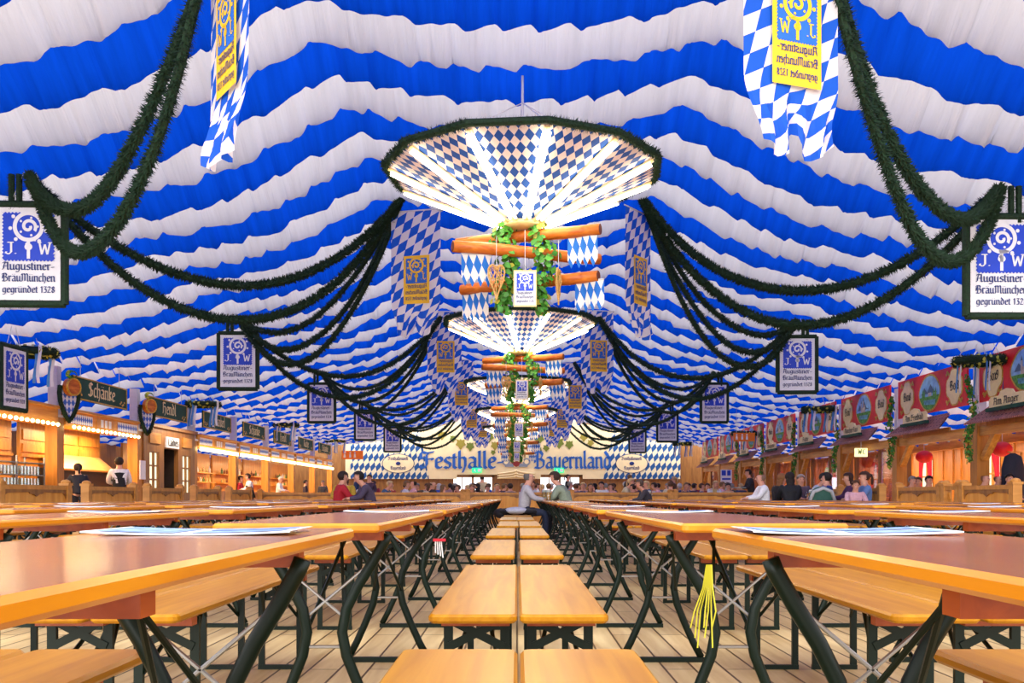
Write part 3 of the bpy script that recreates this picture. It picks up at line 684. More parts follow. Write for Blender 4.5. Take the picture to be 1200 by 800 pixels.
# ------------------------------------------------------------------ brewery signs hanging in fir frames
def sign_face(mb, w_, h_, y, white=0, blue=1, ink=2, mirror=False, fields=True):
    if fields:
        mb.quad([(-w_ / 2, y, -h_ / 2), (w_ / 2, y, -h_ / 2), (w_ / 2, y, h_ / 2), (-w_ / 2, y, h_ / 2)], white)
    sw, sh = w_ * .84, h_ * .535
    cz = h_ / 2 - h_ * .05 - sh / 2
    stamp(mb, 0, cz, sw, sh, y - .004, blue)
    crozier(mb, 0, cz + sh * .02, sh * .93, y - .008, white, mirror)
    sg = -1 if mirror else 1
    for ch, dx in (('J.', -.27), ('W.', .29)):
        text_mb(ch, sg * dx * w_, cz - sh * .27, width=w_ * (.2 if ch == 'J.' else .29), xh=sh * .17, y=y - .009, mb=mb, mi=white, nib=.09, mirror=mirror, upright=True)
    for k, (s_, wd) in enumerate((('Augustiner-', .84), ('BräuMünchen', .84), ('gegründet 1328', .84))):
        text_mb(s_, 0, -h_ * (.145 + .125 * k), width=w_ * wd, xh=h_ * (.058 if k < 2 else .05), y=y - .006, mb=mb, mi=ink, nib=.12, mirror=mirror)
    return mb
S_W, S_H = .80, 1.20
def make_sign():
    t = thing('brewery_sign', 'x', 'sign')
    mb = MB(); mb.box((0, 0, 0), (S_W, .06, S_H)); mb.build('board', 'sign_white', t)
    mb = MB(); sign_face(mb, S_W, S_H, -.035, fields=False); mb.build('printed_face', ['sign_white', 'sign_blue', 'ink'], t)
    mb = MB(); w2, h2 = S_W / 2 + .045, S_H / 2 + .045
    c = [(-w2, 0, -h2), (w2, 0, -h2), (w2, 0, h2), (-w2, 0, h2), (-w2, 0, -h2)]
    for a, b in zip(c, c[1:]): mb.tube([a, b], .05, 8)
    needles(mb, c, .045, 420, ln=.035, wd=.007); mb.build('fir_border', 'fir', t)
    mb = MB()
    for x in (-.25, .25): mb.tube([(x, 0, h2), (x * .3, 0, h2 + .42)], .006, 5)
    mb.build('suspension_cord', 'cord', t)
    return t
sign0 = None
JUNC = {}
for side, pts in (('left', [(35, 298), (279, 423), (377, 472), (428, 498), (460, 515)]), ('right', [(1172, 312), (934, 427), (837, 472), (782, 500), (747, 516)])):
    for n, (px, py) in enumerate(pts):
        d = 12.76 + 10 * n; p = at(px, py, d)
        lab = '%s white and blue brewery sign with fir border hanging along the %s side' % (ORD[n], side)
        if sign0 is None: sign0 = make_sign(); o = sign0; o['label'] = lab
        else: o = copy_tree(sign0, lab)
        o['group'] = 'fir-bordered brewery signs'; o.location = p; o.rotation_euler = (0, 0, R.uniform(-.05, .05))
        JUNC[side, n] = Vector((p.x - (.0 if side == 'left' else -.0), d, p.z + 1.02))
# ------------------------------------------------------------------ fir garlands swagging between ridge anchors and sign hooks
ANCH = {}
for side, pts in (('left', [(243, -60), (470, 232), (516, 372), (540, 425), (553, 455), (562, 470)]), ('right', [(968, -60), (752, 232), (702, 372), (673, 425), (658, 455), (647, 470)])):
    for n, (px, py) in enumerate(pts): ANCH[side, n] = at(px, py, 8.8 + 10 * n)
def garland(a, b, sag, label, rad=.06, dens=500):
    N_ = 30; pts = []
    for i in range(N_ + 1):
        t = i / N_; p = a.lerp(b, t); p.z -= 4 * sag * t * (1 - t) * (1 + .25 * (t - .5) ** 2)
        p.x += .02 * math.sin(9 * t + sag * 7); pts.append(p)
    mb = MB(); mb.tube(pts, rad * .62, 7); needles(mb, pts, rad * .7, dens, ln=rad * .75, wd=.012 * rad / .06)
    o = mb.build('fir_garland', 'fir'); tag(o, label, 'garland', 'fir garlands under the roof')
for side in ('left', 'right'):
    for n in range(5):
        j = JUNC[side, n]; dn = 620 if n == 0 else (300 if n == 1 else 110)
        for q, sg in enumerate((1.2, 1.75) if n == 0 else (1.2, 1.65, 2.0)):
            garland(ANCH[side, n], j, sg, 'dark fir garland, %s strand sagging to the %s %s sign from the near ridge' % (ORD[q].replace('nearest', 'upper').replace('second', 'middle').replace('third', 'lowest') if n else ('upper', 'lower')[q], ORD[n], side), .078, dn)
        for q, sg in enumerate((1.55, 2.1)):
            garland(j, ANCH[side, n + 1], sg, 'dark fir garland, %s strand from the %s %s sign to the next ridge point' % (('upper', 'lower')[q], ORD[n], side), .082, dn)
        for q in range(2):
            mb = MB(); x = j.x + (.14 + .1 * q) * (1 if side == 'right' else -1); pts = [(x, j.y, j.z + .02 - .1 * i * (1 + .2 * q)) for i in range(5)]
            mb.tube(pts, .04, 7); needles(mb, pts, .045, 400 if n < 2 else 150, ln=.045, wd=.01)
            tag(mb.build('fir_sprig', 'fir'), 'short fir tail, %s one at the hook above the %s %s sign' % (('inner', 'outer')[q], ORD[n], side), 'garland', 'fir tails at the sign hooks')

# ------------------------------------------------------------------ long lozenge flags seen from the back
def make_flag(nm='x'):
    t = thing('brewery_flag', nm, 'flag'); W_, H_ = 1.0, 2.5; nu, nv = 22, 46
    def pos(u, v):
        s1 = max(0, min(1, (v - .68) / .32)); s1 = s1 * s1 * (3 - 2 * s1)
        x = (u - .5) * W_ * (1 - .30 * s1); lobe = math.exp(-((u - .5) / .13) ** 2)
        z = -v * H_ + lobe * s1 * .30 + abs(u - .5) ** 2 * s1 * .75
        y = .015 * math.sin(u * 7 + v * 4) * v + s1 * (.06 * math.sin(u * 26 + v * 9) - .09 * (1 - lobe))
        return (x, y, z)
    mb = MB()
    for i in range(nv):
        for j in range(nu):
            q = [(j / nu, i / nv), (j / nu, (i + 1) / nv), ((j + 1) / nu, (i + 1) / nv), ((j + 1) / nu, i / nv)]
            mb.quad([pos(*a) for a in q], 0, [(a[0] * W_, -a[1] * H_) for a in q])
    mb.build('flag_cloth', 'flag', t, True)
    mb = MB(); mb.tube([(-.54, 0, .01), (.54, 0, .01)], .014, 8); mb.build('flag_rod', 'steel_white', t)
    lb = MB(); lw, lh = .52, .92
    sign_face(lb, lw, lh, 0, 0, 1, 2, mirror=True)
    lb.move(Matrix.Translation((.03, 0, -1.32)))
    for k, (x, y, z) in enumerate(lb.v):
        lb.v[k] = (x, y - .035, z)
    lb.build('printed_label', ['yellow', 'label_blue', 'ink'], t)
    return t
flag0 = None
FL = {'left': [(268, 50, -.95), (487, 328, -.25), (521, 418, .05), (540, 461, 0), (552, 490, 0), (565, 503, 0)], 'right': [(928, 42, .35), (748, 329, .95), (700, 417, .25), (673, 465, .1), (658, 490, 0), (647, 502, 0)]}
for side in FL:
    for n, (px, py, rz) in enumerate(FL[side]):
        d = 8.8 + 10 * n; p = at(px, py, d); p.z += 1.32
        lab = '%s blue and white lozenge flag with yellow label, in the %s row' % (ORD[n], side)
        if flag0 is None: flag0 = make_flag(lab); o = flag0
        else: o = copy_tree(flag0, lab)
        o['group'] = 'lozenge flags under the ridges'; o.location = p; o.rotation_euler = (0, 0, rz)

# ------------------------------------------------------------------ chandeliers: inverted cones of lozenge cloth with fluorescent spokes
def make_chandelier(label):
    t = thing('cone_chandelier', label, 'chandelier'); n = 12; RR, rz, r0 = 1.76, .685, .17; ph = PI / 12 * .6
    def V(k, r, z): a = ph + 2 * PI * k / n; return Vector((r * math.cos(a), r * math.sin(a), z))
    for k in range(n):
        mb = MB(); rows = 6; a, b = V(k, RR, rz), V(k + 1, RR, rz); c, e = V(k, r0, .02), V(k + 1, r0, .02)
        wt, wb = (b - a).length, (e - c).length; L = ((a + b) / 2 - (c + e) / 2).length
        for i in range(rows):
            t0, t1 = i / rows, (i + 1) / rows
            w0, w1 = wb + (wt - wb) * t0, wb + (wt - wb) * t1
            mb.quad([c.lerp(a, t0), e.lerp(b, t0), e.lerp(b, t1), c.lerp(a, t1)], 0, [(-w0 / 2, L * t0), (w0 / 2, L * t0), (w1 / 2, L * t1), (-w1 / 2, L * t1)])
        mb.build('shade_panel', 'cone', t)
    for k in range(n):
        a, b = V(k, r0 + .08, .015), V(k, RR - .03, rz - .035); d = (b - a).normalized(); s = d.cross(Vector((0, 0, 1))).normalized(); nn = s.cross(d).normalized()
        if nn.z > 0: nn = -nn
        mb = MB(); mb.tube([a, b], .03, 6, sq=(1.2, .6)); sp = mb.build('spoke', 'hub', t)
        mb = MB()
        for q in (-1, 1): mb.tube([a.lerp(b, .05) + s * q * .035 + nn * .04, a.lerp(b, .97) + s * q * .035 + nn * .04], .0155, 8)
        mb.build('light_tube', 'tube', sp, True)
    mb = MB(); mb.lathe([(0, -.05), (.16, -.05), (.25, -.02), (.25, .03), (.18, .05), (0, .06)], n=24); mb.build('hub', 'hub', t, True)
    pts = [V(k, RR + .02, rz + .02) for k in range(n)]; mb = MB(); mb.tube(pts, .045, 8, closed=True); needles(mb, pts + [pts[0]], .05, 420, ln=.045, wd=.009)
    mb.build('fir_rim', 'fir', t)
    mb = MB(); mb.tube([(0, 0, .05), (0, 0, 1.95)], .018, 8)
    for k in range(0, n, 3): mb.tube([V(k, RR, rz), (0, 0, 1.6)], .006, 5)
    mb.build('suspension_rod', 'steel_white', t)
    return t
def make_log(label):
    t = thing('hanging_log', label, 'log')
    mb = MB(); mb.tube([(-1, 0, 0), (-.6, .01, .01), (0, -.008, .006), (.6, .006, -.004), (1, 0, 0)], [.072, .077, .074, .076, .07], 12); mb.build('trunk', 'log', t, True)
    mb = MB()
    for sx in (-1, 1): mb.tube([(sx * 1.001, 0, 0), (sx * 1.004, 0, 0)], .067, 12)
    mb.build('sawn_end', 'log_end', t)
    return t
def make_bunting(label):
    t = thing('lozenge_pennant', label, 'pennant'); mb = MB(); n = 4; W_ = .40
    for j in range(n):
        x0, x1 = -W_ / 2 + W_ * j / n, -W_ / 2 + W_ * (j + 1) / n; dy = .02 * math.sin(j * 1.7); dy2 = .02 * math.sin((j + 1) * 1.7)
        pts = [(x0, dy, -.30), ((x0 + x1) / 2, dy, -.41), (x1, dy2, -.30), (x1, dy2, 0), (x0, dy, 0)]
        mb.quad(pts, 0, [(p[0], p[2]) for p in pts])
    mb.build('pennant_cloth', 'bunting', t)
    mb = MB(); mb.tube([(-W_ / 2, 0, .0), (W_ / 2, 0, .0)], .01, 6); mb.build('hem_cord', 'cord', t)
    return t
def leaf(mb, p, nrm, s, mi, rnd):
    nrm = nrm.normalized(); u = nrm.cross(Vector((rnd.uniform(-1, 1), rnd.uniform(-1, 1), rnd.uniform(-1, 1)))).normalized(); v = nrm.cross(u)
    mb.quad([p + (u * x + v * y) * s + nrm * z * s for x, y, z in ((0, -1, .1), (.7, -.35, 0), (.5, .5, .1), (0, 1, -.1), (-.5, .5, .1), (-.7, -.35, 0))], mi)
def make_vine(label, L=1.15, nleaf=300, w_=.145, seed=3):
    rnd = random.Random(seed); t = thing('hop_vine', label, 'vine')
    P = lambda q: Vector((.06 * math.sin(q * 9 + seed), .05 * math.cos(q * 7), -q * L))
    mb = MB(); mb.tube([P(i / 14) for i in range(15)], .012, 6); mb.build('vine_stem', 'log_end', t)
    mb = MB()
    for _ in range(nleaf):
        q = rnd.random(); d = Vector((rnd.gauss(0, 1), rnd.gauss(0, 1), rnd.gauss(0, .5))); d.normalize()
        p = P(q) + d * w_ * (.4 + .8 * rnd.random()) * (.75 + .5 * math.sin(q * PI))
        leaf(mb, p, d + Vector((0, -.3, .3)), .035 + .025 * rnd.random(), 1 if rnd.random() < .14 else 0, rnd)
    mb.build('leaves', ['leaf', 'leaf_yellow'], t)
    return t
def make_heart(label):
    t = thing('wicker_heart', label, 'heart'); rnd = random.Random(5); mb = MB()
    def H(a, s):  # long heart outline
        return (s * .105 * math.sin(a) ** 3 * 1.0, 0, s * (.0125 * (13 * math.cos(a) - 5 * math.cos(2 * a) - 2 * math.cos(3 * a) - math.cos(4 * a))) * (1.5 if math.cos(a) < 0 else .9))
    mb.tube([H(2 * PI * i / 40, 1) for i in range(40)], .011, 6, closed=True)
    for k in range(34):
        a, b = rnd.random() * 6.28, rnd.random() * 6.28
        p, q = Vector(H(a, .96)), Vector(H(b, .96)); m = (p + q) / 2 + Vector((0, rnd.uniform(-.04, .04), 0))
        mb.tube([p, m, q], .006, 4)
    mb.build('wickerwork', 'wicker', t)
    mb = MB(); mb.tube([(0, 0, .12), (0, 0, .5)], .004, 4); mb.build('cord', 'cord', t)
    return t
CH = [(615, 198), (610, 376), (607, 447), (605, 480), (605, 500)]
parts0 = {}
def place(key, maker, label, loc, rz=0, group=None, tilt=None):
    if key not in parts0: o = parts0[key] = maker(label)
    else: o = copy_tree(parts0[key], label)
    o.location = loc; o.rotation_euler = (0, tilt or 0, rz); o['group'] = group
    return o
for n, (px, py) in enumerate(CH):
    d = 12.76 + 10.05 * n; p = at(px, py, d); p.x *= .7 if n == 0 else 1; base = Vector((p.x, d, p.z - .74)); wh = ORD[n]
    o = place('ch', make_chandelier, '%s cone chandelier of lozenge cloth with lit tubes along the hall axis' % wh, base, .2 * (n % 2), 'cone chandeliers')
    for k, (dz, dy, rz, ti, dx, hl) in enumerate(((-.14, 0, -.38, 0, .05, .9), (-.40, -.2, .34, 0, .07, 1.0), (-.69, .25, -.45, 0, .07, 1.0))):
        place('log', make_log, '%s stripped log hung under the %s chandelier' % (('top', 'middle', 'bottom')[k], wh), base + Vector((dx, dy, dz)), rz + PI * 0 - .76 * (k == 9), 'logs hung under the chandeliers', ti)
    for k, (dx, dy, dz) in enumerate(((-.58, -.41, -.47), (-.64, .59, -.735), (.76, -.28, -.20), (.86, -.13, -.735))):
        place('bunt', make_bunting, '%s lozenge pennant on the logs under the %s chandelier' % (('upper left', 'lower left', 'upper right', 'lower right')[k], wh), base + Vector((dx, dy, dz)), (.34, -.45, -.38, -.45)[k], 'pennants on the logs')
    for k, dx in enumerate((-.20, .24)):
        place('vine%d' % k, lambda l, k=k: make_vine(l, seed=3 + k), 'leafy green hop vine, %s of the pair under the %s chandelier' % (('left', 'right')[k], wh), base + Vector((dx, -.11, .0)), 0, 'hop vines under the chandeliers')
    def mini(l):
        t = thing('small_brewery_sign', l, 'sign'); mb = MB(); mb.box((0, .012, 0), (.29, .02, .46)); mb.build('board', 'hub', t)
        mb = MB(); sign_face(mb, .26, .42, -.004); mb.build('printed_face', ['sign_white', 'sign_blue', 'ink'], t)
        mb = MB(); mb.tube([(0, 0, .23), (0, .05, .75)], .005, 4); mb.build('cord', 'cord', t); return t
    place('mini', mini, 'small brewery sign hanging between the vines under the %s chandelier' % wh, base + Vector((.03, -.42, -.9)), 0, 'small signs under the chandeliers')
    for k, (dx, dy, rz) in enumerate(((-.33, -.42, .2), (.46, -.2, 1.3))):
        place('heart', make_heart, 'woven wicker heart on the %s side under the %s chandelier' % (('left', 'right')[k], wh), base + Vector((dx, dy, -.74)), rz, 'wicker hearts under the chandeliers')

# ------------------------------------------------------------------ wooden booth rails
def rail_unit(L, label, loc, rz, group, gate=False):
    t = thing('booth_gate' if gate else 'booth_rail', label, 'railing', loc, rz, group)
    for sx in (-1, 1):
        mb = MB(); mb.box((sx * (L / 2 - .07), 0, .52), (.14, .14, 1.04)); mb.box((sx * (L / 2 - .07), 0, 1.05), (.17, .17, .04)); mb.ball((sx * (L / 2 - .07), 0, 1.08), (.08, .08, .05)); mb.build('post', 'rail_wood', t)
    mb = MB(); mb.box((0, 0, .99), (L - .28, .1, .07)); mb.build('top_rail', 'rail_wood', t)
    if gate:
        mb = MB()
        for q in (-1, 1): mb.box((0, .02 * q, .5), (math.hypot(L - .3, .8), .03, .07), 0, Matrix.Rotation(q * math.atan2(.8, L - .3), 3, 'Y'))
        mb.box((0, 0, .12), (L - .28, .05, .08)); mb.build('cross_boards', 'wood_h', t)
    else:
        mb = MB(); mb.box((0, 0, .5), (L - .28, .04, .9)); mb.build('panel', 'panel_wood', t)
        mb = MB(); w2 = L / 2 - .14                 # carved apron under the rail
        top = .955; pts = [(-w2, top)]
        prof = [(-w2, .80), (-w2 + .03, .86), (-w2 + .12, .90), (-.24, .915), (-.2, .89), (-.1, .885), (0, .845), (.1, .885), (.2, .89), (.24, .915), (w2 - .12, .90), (w2 - .03, .86), (w2, .80)]
        for (p, q) in zip(prof, prof[1:]):
            for y in (-.04, .04): mb.quad([(p[0], y, p[1]), (q[0], y, q[1]), (q[0], y, top), (p[0], y, top)])
            mb.quad([(p[0], -.04, p[1]), (q[0], -.04, q[1]), (q[0], .04, q[1]), (p[0], .04, p[1])])
        mb.build('carved_apron', 'dark_wood', t)
    return t
RX = 7.6
for n, (d0, d1) in enumerate(((11.9, 13.9), (14.3, 16.6), (17.25, 19.5), (20.1, 22.2), (23.0, 25.0), (25.8, 27.9))):
    rail_unit(d1 - d0, 'carved wooden booth rail, %s along the left side' % ORD[n], (-RX, (d0 + d1) / 2, 0), PI / 2, 'booth rails')
for n, (d0, d1) in enumerate(((11.9, 14.4), (14.9, 16.75), (17.5, 19.6), (20.4, 22.4), (23.0, 25.0), (25.8, 27.9))):
    rail_unit(d1 - d0, 'carved wooden booth rail, %s along the right side' % ORD[n], (RX, (d0 + d1) / 2, 0), -PI / 2, 'booth rails')
rail_unit(.7, 'crossed-board gate between two booth rails on the right', (RX, 17.12, 0), -PI / 2, 'booth gates', True)
for n in range(5):
    L = 3.0; rail_unit(L, 'wooden rail across the hall behind the tables, %s from the left' % ('first', 'second', 'third', 'fourth', 'fifth')[n], (-6 + 3.0 * n, 28.4, 0), 0, 'cross rails').scale = (1, 1, .94)

# ------------------------------------------------------------------ stalls on the left side
def board_mb(x0, x1, y0, y1, z0, z1): mb = MB(); mb.box(((x0 + x1) / 2, (y0 + y1) / 2, (z0 + z1) / 2), (abs(x1 - x0), abs(y1 - y0), abs(z1 - z0))); return mb
LX = -EAVE
def bulbs(t, d0, d1, z, n):
    for k in range(n):
        mb = MB(); mb.ball((LX + .16, d0 + (d1 - d0) * (k + .5) / n, z), .045, 8, 5); mb.build('bulb', 'bulb', t)
def lamp_in(t, x, d, z, e, c=(1, .72, .38), size=1.5):
    L = bpy.data.lights.new('stall_lamp', 'AREA'); L.shape = 'RECTANGLE'; L.size = .3; L.size_y = size * 2; L.energy = e; L.color = c
    o = bpy.data.objects.new('stall_lamp', L); col.objects.link(o); o.location = (x, d, z); o.parent = t
STALL = ['nearest', 'second', 'third', 'fourth', 'fifth', 'sixth', 'seventh', 'eighth', 'ninth']
for n in range(8):
    d0, d1 = 18.8 + 5 * n, 23.8 + 5 * n; a, b = d0 + .2, d1 - .2; m = (d0 + d1) / 2; wh = STALL[n]
    if n == 2:
        # carved dark timber front with two windows and a doorway
        t = thing('ticket_front', 'dark carved timber front with two lattice windows and a dark doorway on the left', 'stall front', (0, 0, 0))
        mb = MB()
        for (p, q, z0, z1) in ((a, b, 2.35, 2.95), (a, a + .45, 0, 2.35), (a + 1.25, a + 1.65, 0, 2.35), (b - 1.65, b - 1.25, 0, 2.35), (b - .45, b, 0, 2.35), (a + .45, a + 1.25, 0, .95), (b - 1.25, b - .45, 0, .95), (a + .45, a + 1.25, 2.2, 2.35), (b - 1.25, b - .45, 2.2, 2.35)):
            mb.box((LX, (p + q) / 2, (z0 + z1) / 2), (.14, q - p, z1 - z0))
        mb.box((LX + .02, m, 3.0), (.3, b - a, .1)); mb.build('wall_panel', 'dark_wood', t)
        for k, c in enumerate((a + .85, b - .85)):
            mb = MB(); mb.quad([(LX - .02, c - .4, .95), (LX - .02, c + .4, .95), (LX - .02, c + .4, 2.2), (LX - .02, c - .4, 2.2)]); wn = mb.build('window_pane', 'lit_window', t)
            mb = MB()
            for y in (-.4, 0, .4): mb.box((LX + .03, c + y, 1.57), (.06, .07, 1.25))
            for z in (.95, 1.36, 1.78, 2.2): mb.box((LX + .03, c, z), (.05, .8, .05))
            mb.build('window_lattice', 'dark_wood', wn)
        mb = board_mb(LX - .9, LX - .8, a + 1.65, b - 1.2, 0, 2.35); mb.box((LX - .45, b - 1.6, 1.2), (.8, .08, 2.4)); mb.box((LX - .45, a + 1.6, 1.2), (.8, .08, 2.4)); mb.box((LX - .45, m, 2.4), (.8, 1.4, .06)); mb.build('doorway_recess', 'dark', t)  # near-black lining paints the shade inside the doorway
        for k, c in enumerate((a + .85, m, b - .85)):
            if k == 1: continue
            mb = MB(); mb.box((LX + .09, c, 2.62), (.04, .9, .32)); mb.disc((LX + .12, c, 2.62), .16, .13, axis='x', n=14); mb.build('carved_panel', 'rail_wood', t)
        mb = MB(); mb.box((LX + .1, m, 2.55), (.05, 1.15, .34)); sg = mb.build('name_board', 'sign_white', t)
        mb = text_mb('Ladies', 0, 0, width=.95, xh=.16, nib=.1, upright=True); mb.move(Matrix.Translation((LX + .14, m, 2.53)) @ Matrix.Rotation(PI / 2, 4, 'Z')); mb.build('lettering', 'black', sg)
        lamp_in(t, LX + .6, m, 3.1, STALL_LIGHT * .35, (1, .8, .55))
        continue
    t = thing('serving_stall', '%s timber serving stall on the left with bulbs under its fascia' % wh, 'stall', (0, 0, 0), 0, 'serving stalls')
    mb = MB(); mb.box((LX, m, 2.78), (.12, b - a, .36)); mb.box((LX + .02, m, 2.98), (.3, b - a, .06)); mb.box((LX - .3, m, 2.62), (.6, b - a, .05)); mb.build('fascia', 'wood_h', t)
    if n >= 1:
        for y0, y1 in ((a + .1, a + 1.5), (b - 1.5, b - .1)):
            mb = MB(); x = LX + .07; q = [(x, y0, 2.66), (x, y1, 2.66), (x, y1, 2.90), (x, y0, 2.90)]; mb.quad(q, 0, [(p[1], p[2]) for p in q]); mb.build('lozenge_panel', 'panel_loz', t)
        mb = MB()
        for k in range(3): mb.box((LX + .08, m - .25 + .25 * k, 2.77), (.03, .14, .2))
        mb.box((LX + .07, m, 2.77), (.02, 1.1, .28), 1); mb.build('crest', ['sign_white', 'rail_wood'], t)
    if n < 2: bulbs(t, a + .1, b - .1, 2.56, 16 if n else 18)
    else:
        mb = MB(); mb.box((LX + .12, m, 2.5), (.06, b - a - .1, .12)); mb.build('light_strip', 'bulb', t)
    bx = LX - (1.1 if n < 2 else 2.6)
    mb = MB(); mb.box((bx, m, 1.35), (.08, b - a, 2.7))
    if n < 2:
        for z0, z1 in ((1.95, 2.15), (2.25, 2.5)):
            for k in range(3): mb.box((bx + .05, a + (b - a) * (k + .5) / 3, (z0 + z1) / 2), (.05, (b - a) / 3 - .2, z1 - z0))
        mb.box((bx + .06, m, 1.86), (.06, b - a, .07))
    mb.build('back_wall', 'wood', t)
    mb = MB(); mb.box((LX - .25, m, .5), (.5, b - a - .1, 1.0)); mb.box((LX - .22, m, 1.02), (.66, b - a, .05)); mb.build('counter', 'wood', t)
    if n == 1:
        mb = MB(); hx = bx + .06
        mb.box((hx + .25, m + .3, 1.22), (.5, 3.5, .7), 0); mb.build('hatch_shade', 'dark', t)  # solid near-black block stands in for the shaded hatch opening
        mb = MB(); mb.quad([(hx + .55, m - 1.5, 1.55), (hx + .55, m + 2.1, 1.55), (hx + .12, m + 1.95, 1.95), (hx + .12, m - 1.35, 1.95)])
        mb.quad([(hx + .55, m - 1.5, 1.52), (hx + .55, m + 2.1, 1.52), (hx + .55, m + 2.1, 1.57), (hx + .55, m - 1.5, 1.57)]); mb.build('hatch_flap', 'wood_h', t)
    lamp_in(t, LX - .45, m, 2.56, STALL_LIGHT)
    if n == 0:
        s_ = thing('glass_rack', 'steel rack of upturned glasses in the nearest left stall', 'rack', (LX - .3, 21.9, 1.045))
        mb = MB()
        for z in (0, .28, .56): mb.box((0, 0, z + .01), (.5, 2.6, .02))
        for y in (-1.28, 0, 1.28): 
            for x in (-.23, .23): mb.box((x, y, .36), (.03, .03, .72))
        mb.build('shelving', 'steel', s_)
        for z in (.02, .30):
            g = MB()
            for k in range(17):
                for x in (-.1, .12): g.lathe([(.055, 0), (.05, .2), (0, .2)], (x, -1.2 + .15 * k, z), 8)
            tag(g.build('glasses', 'clear', s_), kind='stuff')
        k_ = thing('till_screen', 'small till with a pale blue screen on the nearest left counter', 'till', (LX + .06, 20.3, 1.045))
        mb = MB(); mb.box((0, 0, .22), (.12, .55, .4)); mb.box((0, 0, .02), (.25, .4, .04)); mb.build('housing', 'rail_wood', k_)
        mb = MB(); mb.box((.065, 0, .22), (.01, .45, .28)); mb.build('screen', 'screen', k_)
    elif n >= 3:
        for z, q in ((1.45, 'lower'), (1.85, 'upper')):
            mb = MB(); mb.box((bx + .25, m, z), (.4, b - a - .8, .04)); mb.build('shelf', 'wood_h', t)
            for k in range(9):
                mb = MB(); hh = R.uniform(.16, .3); mb.lathe([(.05, 0), (.055, hh * .6), (.02, hh * .75), (.02, hh), (0, hh)], (0, 0, 0), 8)
                o = mb.build('bottle', [tone(R.choice(['#d8c27a', '#5f7a3a', '#e8e0d0', '#8a4a20']), .3)]); o.location = (bx + .25, a + .7 + (b - a - 1.4) * k / 8, z + .021)
                tag(o, 'bottle on the %s back shelf of the %s left stall, %s along' % (q, wh, ORD[k]), 'bottle', 'bottles in the left stalls')
mb = MB(); mb.box((0, 0, 0), (.02, .42, .55)); o = mb.build('notice_sheet', 'paper'); o.location = (LX + .2 - .12 + .06, 28.72, 1.62); tag(o, 'white notice sheet fixed to the timber post beside the waiters', 'notice')
# green painted signs with gold frames between the left posts
NAMES = ['Krüge', 'Schänke', 'Küche', 'Schänke', 'Küche', 'Schänke', 'Brez.n', 'Schänke']
NAMES = ['Hendl', 'Schänke', 'Hendl', 'Schmankerl', 'Schänke', 'Hendl', 'Küche', 'Schänke']
for n in range(1, 8):
    d0 = 18.8 + 5 * n; m = d0 + 2.0; nm = NAMES[n]
    t = thing('stall_sign', 'green sign with gold frame and pale lettering, %s along the left side' % ORD[n - 1], 'sign', (LX + .15, m, 3.55), PI / 2, 'green stall signs')
    mb = MB(); mb.box((0, 0, 0), (3.3, .05, .58)); mb.build('board', 'sign_green', t)
    mb = MB()
    for z in (-.27, .27): mb.box((0, -.03, z), (3.3, .03, .03))
    for x in (-1.63, 1.63): mb.box((x, -.03, 0), (.03, .03, .58))
    mb.build('gold_frame', 'gold', t)
    text_mb(nm, 0, -.02, width=min(1.7, .24 * len(nm)), xh=.24, y=-.035, nib=.12).build('lettering', 'cream', t)
    mb = MB()
    for sx in (-1, 1):
        for k in range(5): mb.disc((sx * (1.2 + .07 * k), -.034, -.16 + .05 * math.sin(k * 2)), .05, .03, n=8)
    mb.build('painted_flourish', 'gold', t)
    for x in (-1.2, 1.2): mb = MB(); mb.tube([(x, 0, .28), (x, 0, .95)], .008, 5); mb.build('suspension_cord', 'cord', t)
# heart-shaped wreath shields with barrel heads on the two nearest left posts
for n, d in ((0, 23.8), (1, 28.8)):
    t = thing('barrel_wreath', 'fir wreath with lozenge cloth and a barrel head on the %s left post' % ('near' if n == 0 else 'next'), 'wreath', (LX + .28, d - .1, 3.2), PI / 2 * .75, 'barrel wreaths')
    half = [(.27, .30), (.29, .12), (.26, -.08), (.19, -.26), (.10, -.42), (0, -.54)]
    pts = [(x, 0, z) for x, z in half] + [(-x, 0, z) for x, z in reversed(half[:-1])]; mb = MB(); mb.tube(pts, .055, 7); needles(mb, pts, .06, 350, ln=.05, wd=.012); mb.build('fir_ring', 'fir', t)
    mb = MB(); q = [(x * .9, -.0, z * .92) for x, _, z in pts]; mb.quad(q, 0, [(p[0], p[2]) for p in q]); mb.build('lozenge_cloth', 'panel_loz', t)
    mb = MB(); mb.tube([(0, -.16, .28), (0, -.02, .28)], [.2, .22], 18); bt_ = mb.build('barrel_head', 'log', t)
    mb = MB(); mb.tube([(0, -.165, .28), (0, -.13, .28)], .215, 18, cap=False); mb.tube([(.2 * math.cos(a * PI / 8), -.165, .28 + .2 * math.sin(a * PI / 8)) for a in range(16)], .018, 6, closed=True); mb.build('hoop', 'gold', bt_)
    mb = MB()
    for k in range(26):
        a = R.random() * 6.28; leaf(mb, Vector((.14 * math.cos(a), -.1, .58 + .08 * math.sin(a))), Vector((math.cos(a), -1, math.sin(a))), .06, k % 2, R)
    mb.build('leaf_sprig', ['leaf', 'leaf_yellow'], t)
# narrow brewery sign fixed above the nearest left stall
o = copy_tree(sign0, 'narrow-looking brewery sign turned sideways above the nearest left stall'); o.location = at(16, 443, 20.4); o.rotation_euler = (0, 0, 1.5); o['group'] = 'fir-bordered brewery signs'
